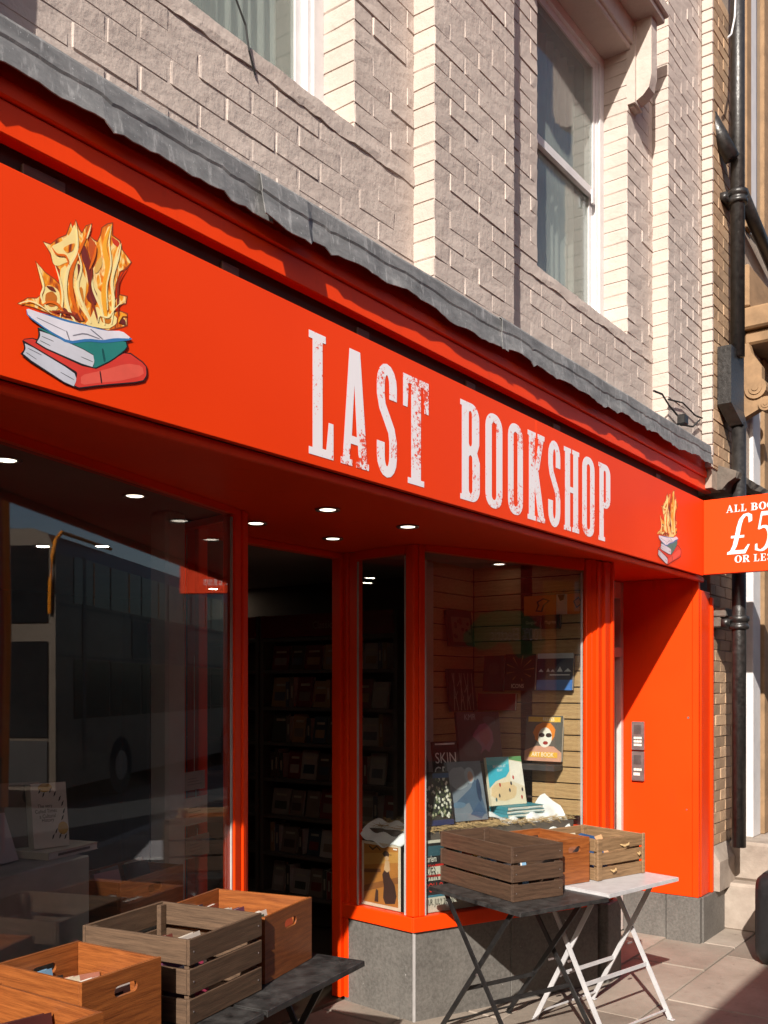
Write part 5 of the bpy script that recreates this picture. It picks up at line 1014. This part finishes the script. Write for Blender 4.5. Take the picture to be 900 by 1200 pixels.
# ------------------------------------------------------------------ black bag at the right edge
bg = thing('bag', 'black rounded bag standing on the pavement at the right picture edge', 'bag', (6.24, 1.46, 0))
lp = rrect(-.17, .17, .002, .56, .07, .09, 6)
vs = []; fs = []; n = len(lp)
for s_, y in ((.86, -.19), (1, -.15), (1, .15), (.86, .19)): vs += [(a_ * s_, y, .28 + (b_ - .28) * s_) for a_, b_ in lp]
for k in range(3): fs += [(k * n + i, k * n + (i + 1) % n, (k + 1) * n + (i + 1) % n, (k + 1) * n + i) for i in range(n)]
fs += [tuple(range(n - 1, -1, -1)), tuple(range(3 * n, 4 * n))]
MB().add(vs, fs).build('body', 'bag_black', bg, smooth=True); MB().tube([(-.08, 0, .55), (-.07, 0, .62), (.07, 0, .62), (.08, 0, .55)], .012, 8).build('handle', 'bag_black', bg); MB().cbox(-.175, .175, -.004, .004, .30, .31, .002).build('zip', 'steel', bg)

# ------------------------------------------------------------------ buses in the road (seen mirrored in the windows)
def bus(label, x0, x1, ys, H, body, low, second, hw=2.45, doors=True):
    b_ = thing('double_decker_bus', label, 'bus', ((x0 + x1) / 2, ys - hw / 2, -.13))
    z0 = .18
    lp = [(ys, z0), (ys, H - .35), (ys - .12, H - .08), (ys - .35, H), (ys - hw + .35, H), (ys - hw + .12, H - .08), (ys - hw, H - .35), (ys - hw, z0)]
    MB().extr(lp, lambda u, v, d: (x0 + d, u, v), x1 - x0).build('body', body, b_, True)
    MB().box(x0 + .05, x1 - .05, ys + .0005, ys + .006, z0, 1.05).build('lower_panel', low, b_, True)
    n = int((x1 - x0 - 1.2) / 1.35)
    for k in range(n):
        a_ = x0 + .6 + k * (x1 - x0 - 1.2) / n; e = a_ + (x1 - x0 - 1.2) / n - .07
        if second is None or e < second: MB().box(a_, e, ys + .0005, ys + .008, 1.20, 2.10).build('window', 'bus_glass', b_, True)
        MB().box(a_, e, ys + .0005, ys + .008, 2.96, 3.66).build('window', 'bus_glass', b_, True)
    for xw in (x0 + 2.4, x1 - 2.2):
        w_ = MB().tube([(xw, ys - .3, .36), (xw, ys + .01, .36)], .48, 24).build('tyre', 'rubber', b_, True)
        MB().tube([(xw, ys, .36), (xw, ys + .02, .36)], .25, 20).build('rim', 'steel', w_, True)
        MB().tube([(xw, ys - hw - .01, .36), (xw, ys - hw + .3, .36)], .48, 24).build('tyre', 'rubber', b_, True)
    return b_
pmat('bus_glass', (.012, .014, .016), .06, .1, 3, spec=.8)
pmat('bus_grey', (.17, .13, .10), .35, .1, 1); pmat('bus_red', (.5, .03, .02), .3, .1, 1); pmat('bus_orange', (.85, .28, .02), .3, .06, 1); pmat('bus_green', (.035, .20, .06), .4, .1, 2); pmat('bus_dark', (.05, .045, .045), .4, .1, 2)
b1 = bus('pale grey double decker bus farther along the road, mirrored in the left window', 12.3, 23.2, -2.55, 4.0, 'bus_grey', 'bus_grey', None)
MB().box(13.2, 13.32, -2.549, -2.54, .4, 3.7).build('trim', 'bus_dark', b1, True)
MB().cbox(12.27, 12.299, -4.9, -2.66, .95, 2.35, .008).build('windscreen', 'bus_glass', b1, True); MB().tube([(12.26, -2.62, 2.75), (12.24, -2.6, 3.2), (12.27, -2.58, 3.6), (12.36, -2.58, 3.82), (12.6, -2.6, 3.98), (14.5, -2.64, 4.0)], .03, 8).build('corner_trim', 'bus_orange', b1, True); MB().cbox(12.27, 12.299, -4.9, -2.66, 2.62, 3.75, .008).build('windscreen', 'bus_glass', b1, True); MB().cbox(12.27, 12.299, -4.9, -2.66, .25, .9, .008).build('bumper', 'bus_dark', b1, True)
ad = MB().box(15.2, 18.2, -2.549, -2.54, 2.2, 2.85).build('advert_panel', 'bus_dark', b1, True); m_ = MB(); put_text(m_, 'UNICORN', .42, lambda a_, q_: (17.9 - a_, -2.538, 2.38 + q_), .95); m_.build('advert_text', 'bus_grey', ad, True)
for k in range(6): MB().box(13.6 + k * 1.45, 13.62 + k * 1.45, -2.5415, -2.535, 2.98, 3.64).build('handrail', 'bus_orange', b1, True)
MB().box(12.4, 23.1, -2.549, -2.543, 2.13, 2.17).build('trim', 'bus_dark', b1, True); MB().box(12.4, 23.1, -2.549, -2.543, 2.88, 2.92).build('trim', 'bus_dark', b1, True)
b2 = bus('red and orange electric bus standing at the kerb, mirrored in the right window', -4.6, 7.3, -.62, 4.08, 'bus_red', 'bus_dark', 4.6)
yb = -.62
MB().box(5.72, 5.80, yb + .0006, yb + .02, .5, 2.4).build('pillar_trim', 'bus_orange', b2, True); MB().box(5.70, 7.1, yb + .0006, yb + .014, 2.36, 2.62).build('side_band', 'bus_orange', b2, True)
MB().box(5.98, 6.10, yb + .0145, yb + .017, 2.36, 2.62).build('band_stripe', 'white_paint', b2, True); MB().box(5.82, 7.0, yb + .0006, yb + .009, .6, 2.33).build('door_glass', 'bus_glass', b2, True)
MB().tube([(7.28, yb - .02, .6), (7.34, yb - .02, 2.2), (7.30, yb - .02, 3.7)], .06, 8).build('corner_trim', 'bus_orange', b2, True)
g = MB()
for (cx, cz, rx, rz, s_) in ((5.35, 2.22, .28, .15, 1), (5.55, 2.10, .16, .16, 2), (5.15, 2.12, .16, .1, 3)): g.poly([blob(cx, cz, rx, rz, 18, .12, s_)], lambda u, v, s_=s_: (u, yb + .0015 + .0005 * s_, v))
g.build('livery_patch', 'bus_green', b2, True)
m_ = MB(); put_text(m_, '100% Electric', .155, lambda a_, q_: (5.70 - a_, yb + .006, 2.10 + q_), .56); m_.build('livery_text', 'cloth_white', b2, True)
for k, (s_, x) in enumerate((('?', 5.92), ('N', 6.22))):
    m_ = MB(); put_text(m_, s_, .2, lambda a_, q_: (x - a_, yb + .0145, 2.42 + q_), .8); m_.build('band_mark', 'bus_dark', b2, True)

# ------------------------------------------------------------------ houses across the road (only mirrored in the glass)
pmat('far_render', (.42, .36, .29), .85, .15, 1); pmat('far_brick', (.25, .15, .1), .85, .2, 2); pmat('far_slate', (.1, .1, .11), .7, .2, 3)
for (x0, x1, H, mt, lb) in ((-18, -5, 8.5, 'far_brick', 'brick house across the road behind the photographer'), (-4.9, 9, 7.6, 'far_render', 'rendered house across the road opposite the bookshop'), (9.1, 30, 7.2, 'far_brick', 'brick house across the road right of the rendered one'), (30.1, 75, 6.6, 'far_render', 'long rendered terrace far down the road')):
    hs = thing('house', lb, 'house', ((x0 + x1) / 2, -18, -.01))
    MB().box(x0, x1, -21, -15, -.01, H).build('wall', mt, hs, True)
    MB().add([(x0 - .1, -14.8, H), (x1 + .1, -14.8, H), (x1 + .1, -18, H + 2.2), (x0 - .1, -18, H + 2.2), (x0 - .1, -21.2, H), (x1 + .1, -21.2, H)], [(0, 1, 2, 3), (3, 2, 5, 4), (0, 3, 4), (1, 5, 2), (0, 4, 5, 1)]).build('roof', 'far_slate', hs, True)
    n = int((x1 - x0) / 2.6)
    for k in range(n):
        for zz in (1.0, 4.2):
            xa = x0 + .8 + k * 2.6; wn = MB().box(xa, xa + 1.1, -15.02, -14.98, zz, zz + 1.9).build('window', 'white_paint', hs, True); MB().box(xa + .08, xa + 1.02, -14.985, -14.97, zz + .08, zz + 1.82).build('pane', 'bus_glass', wn, True)
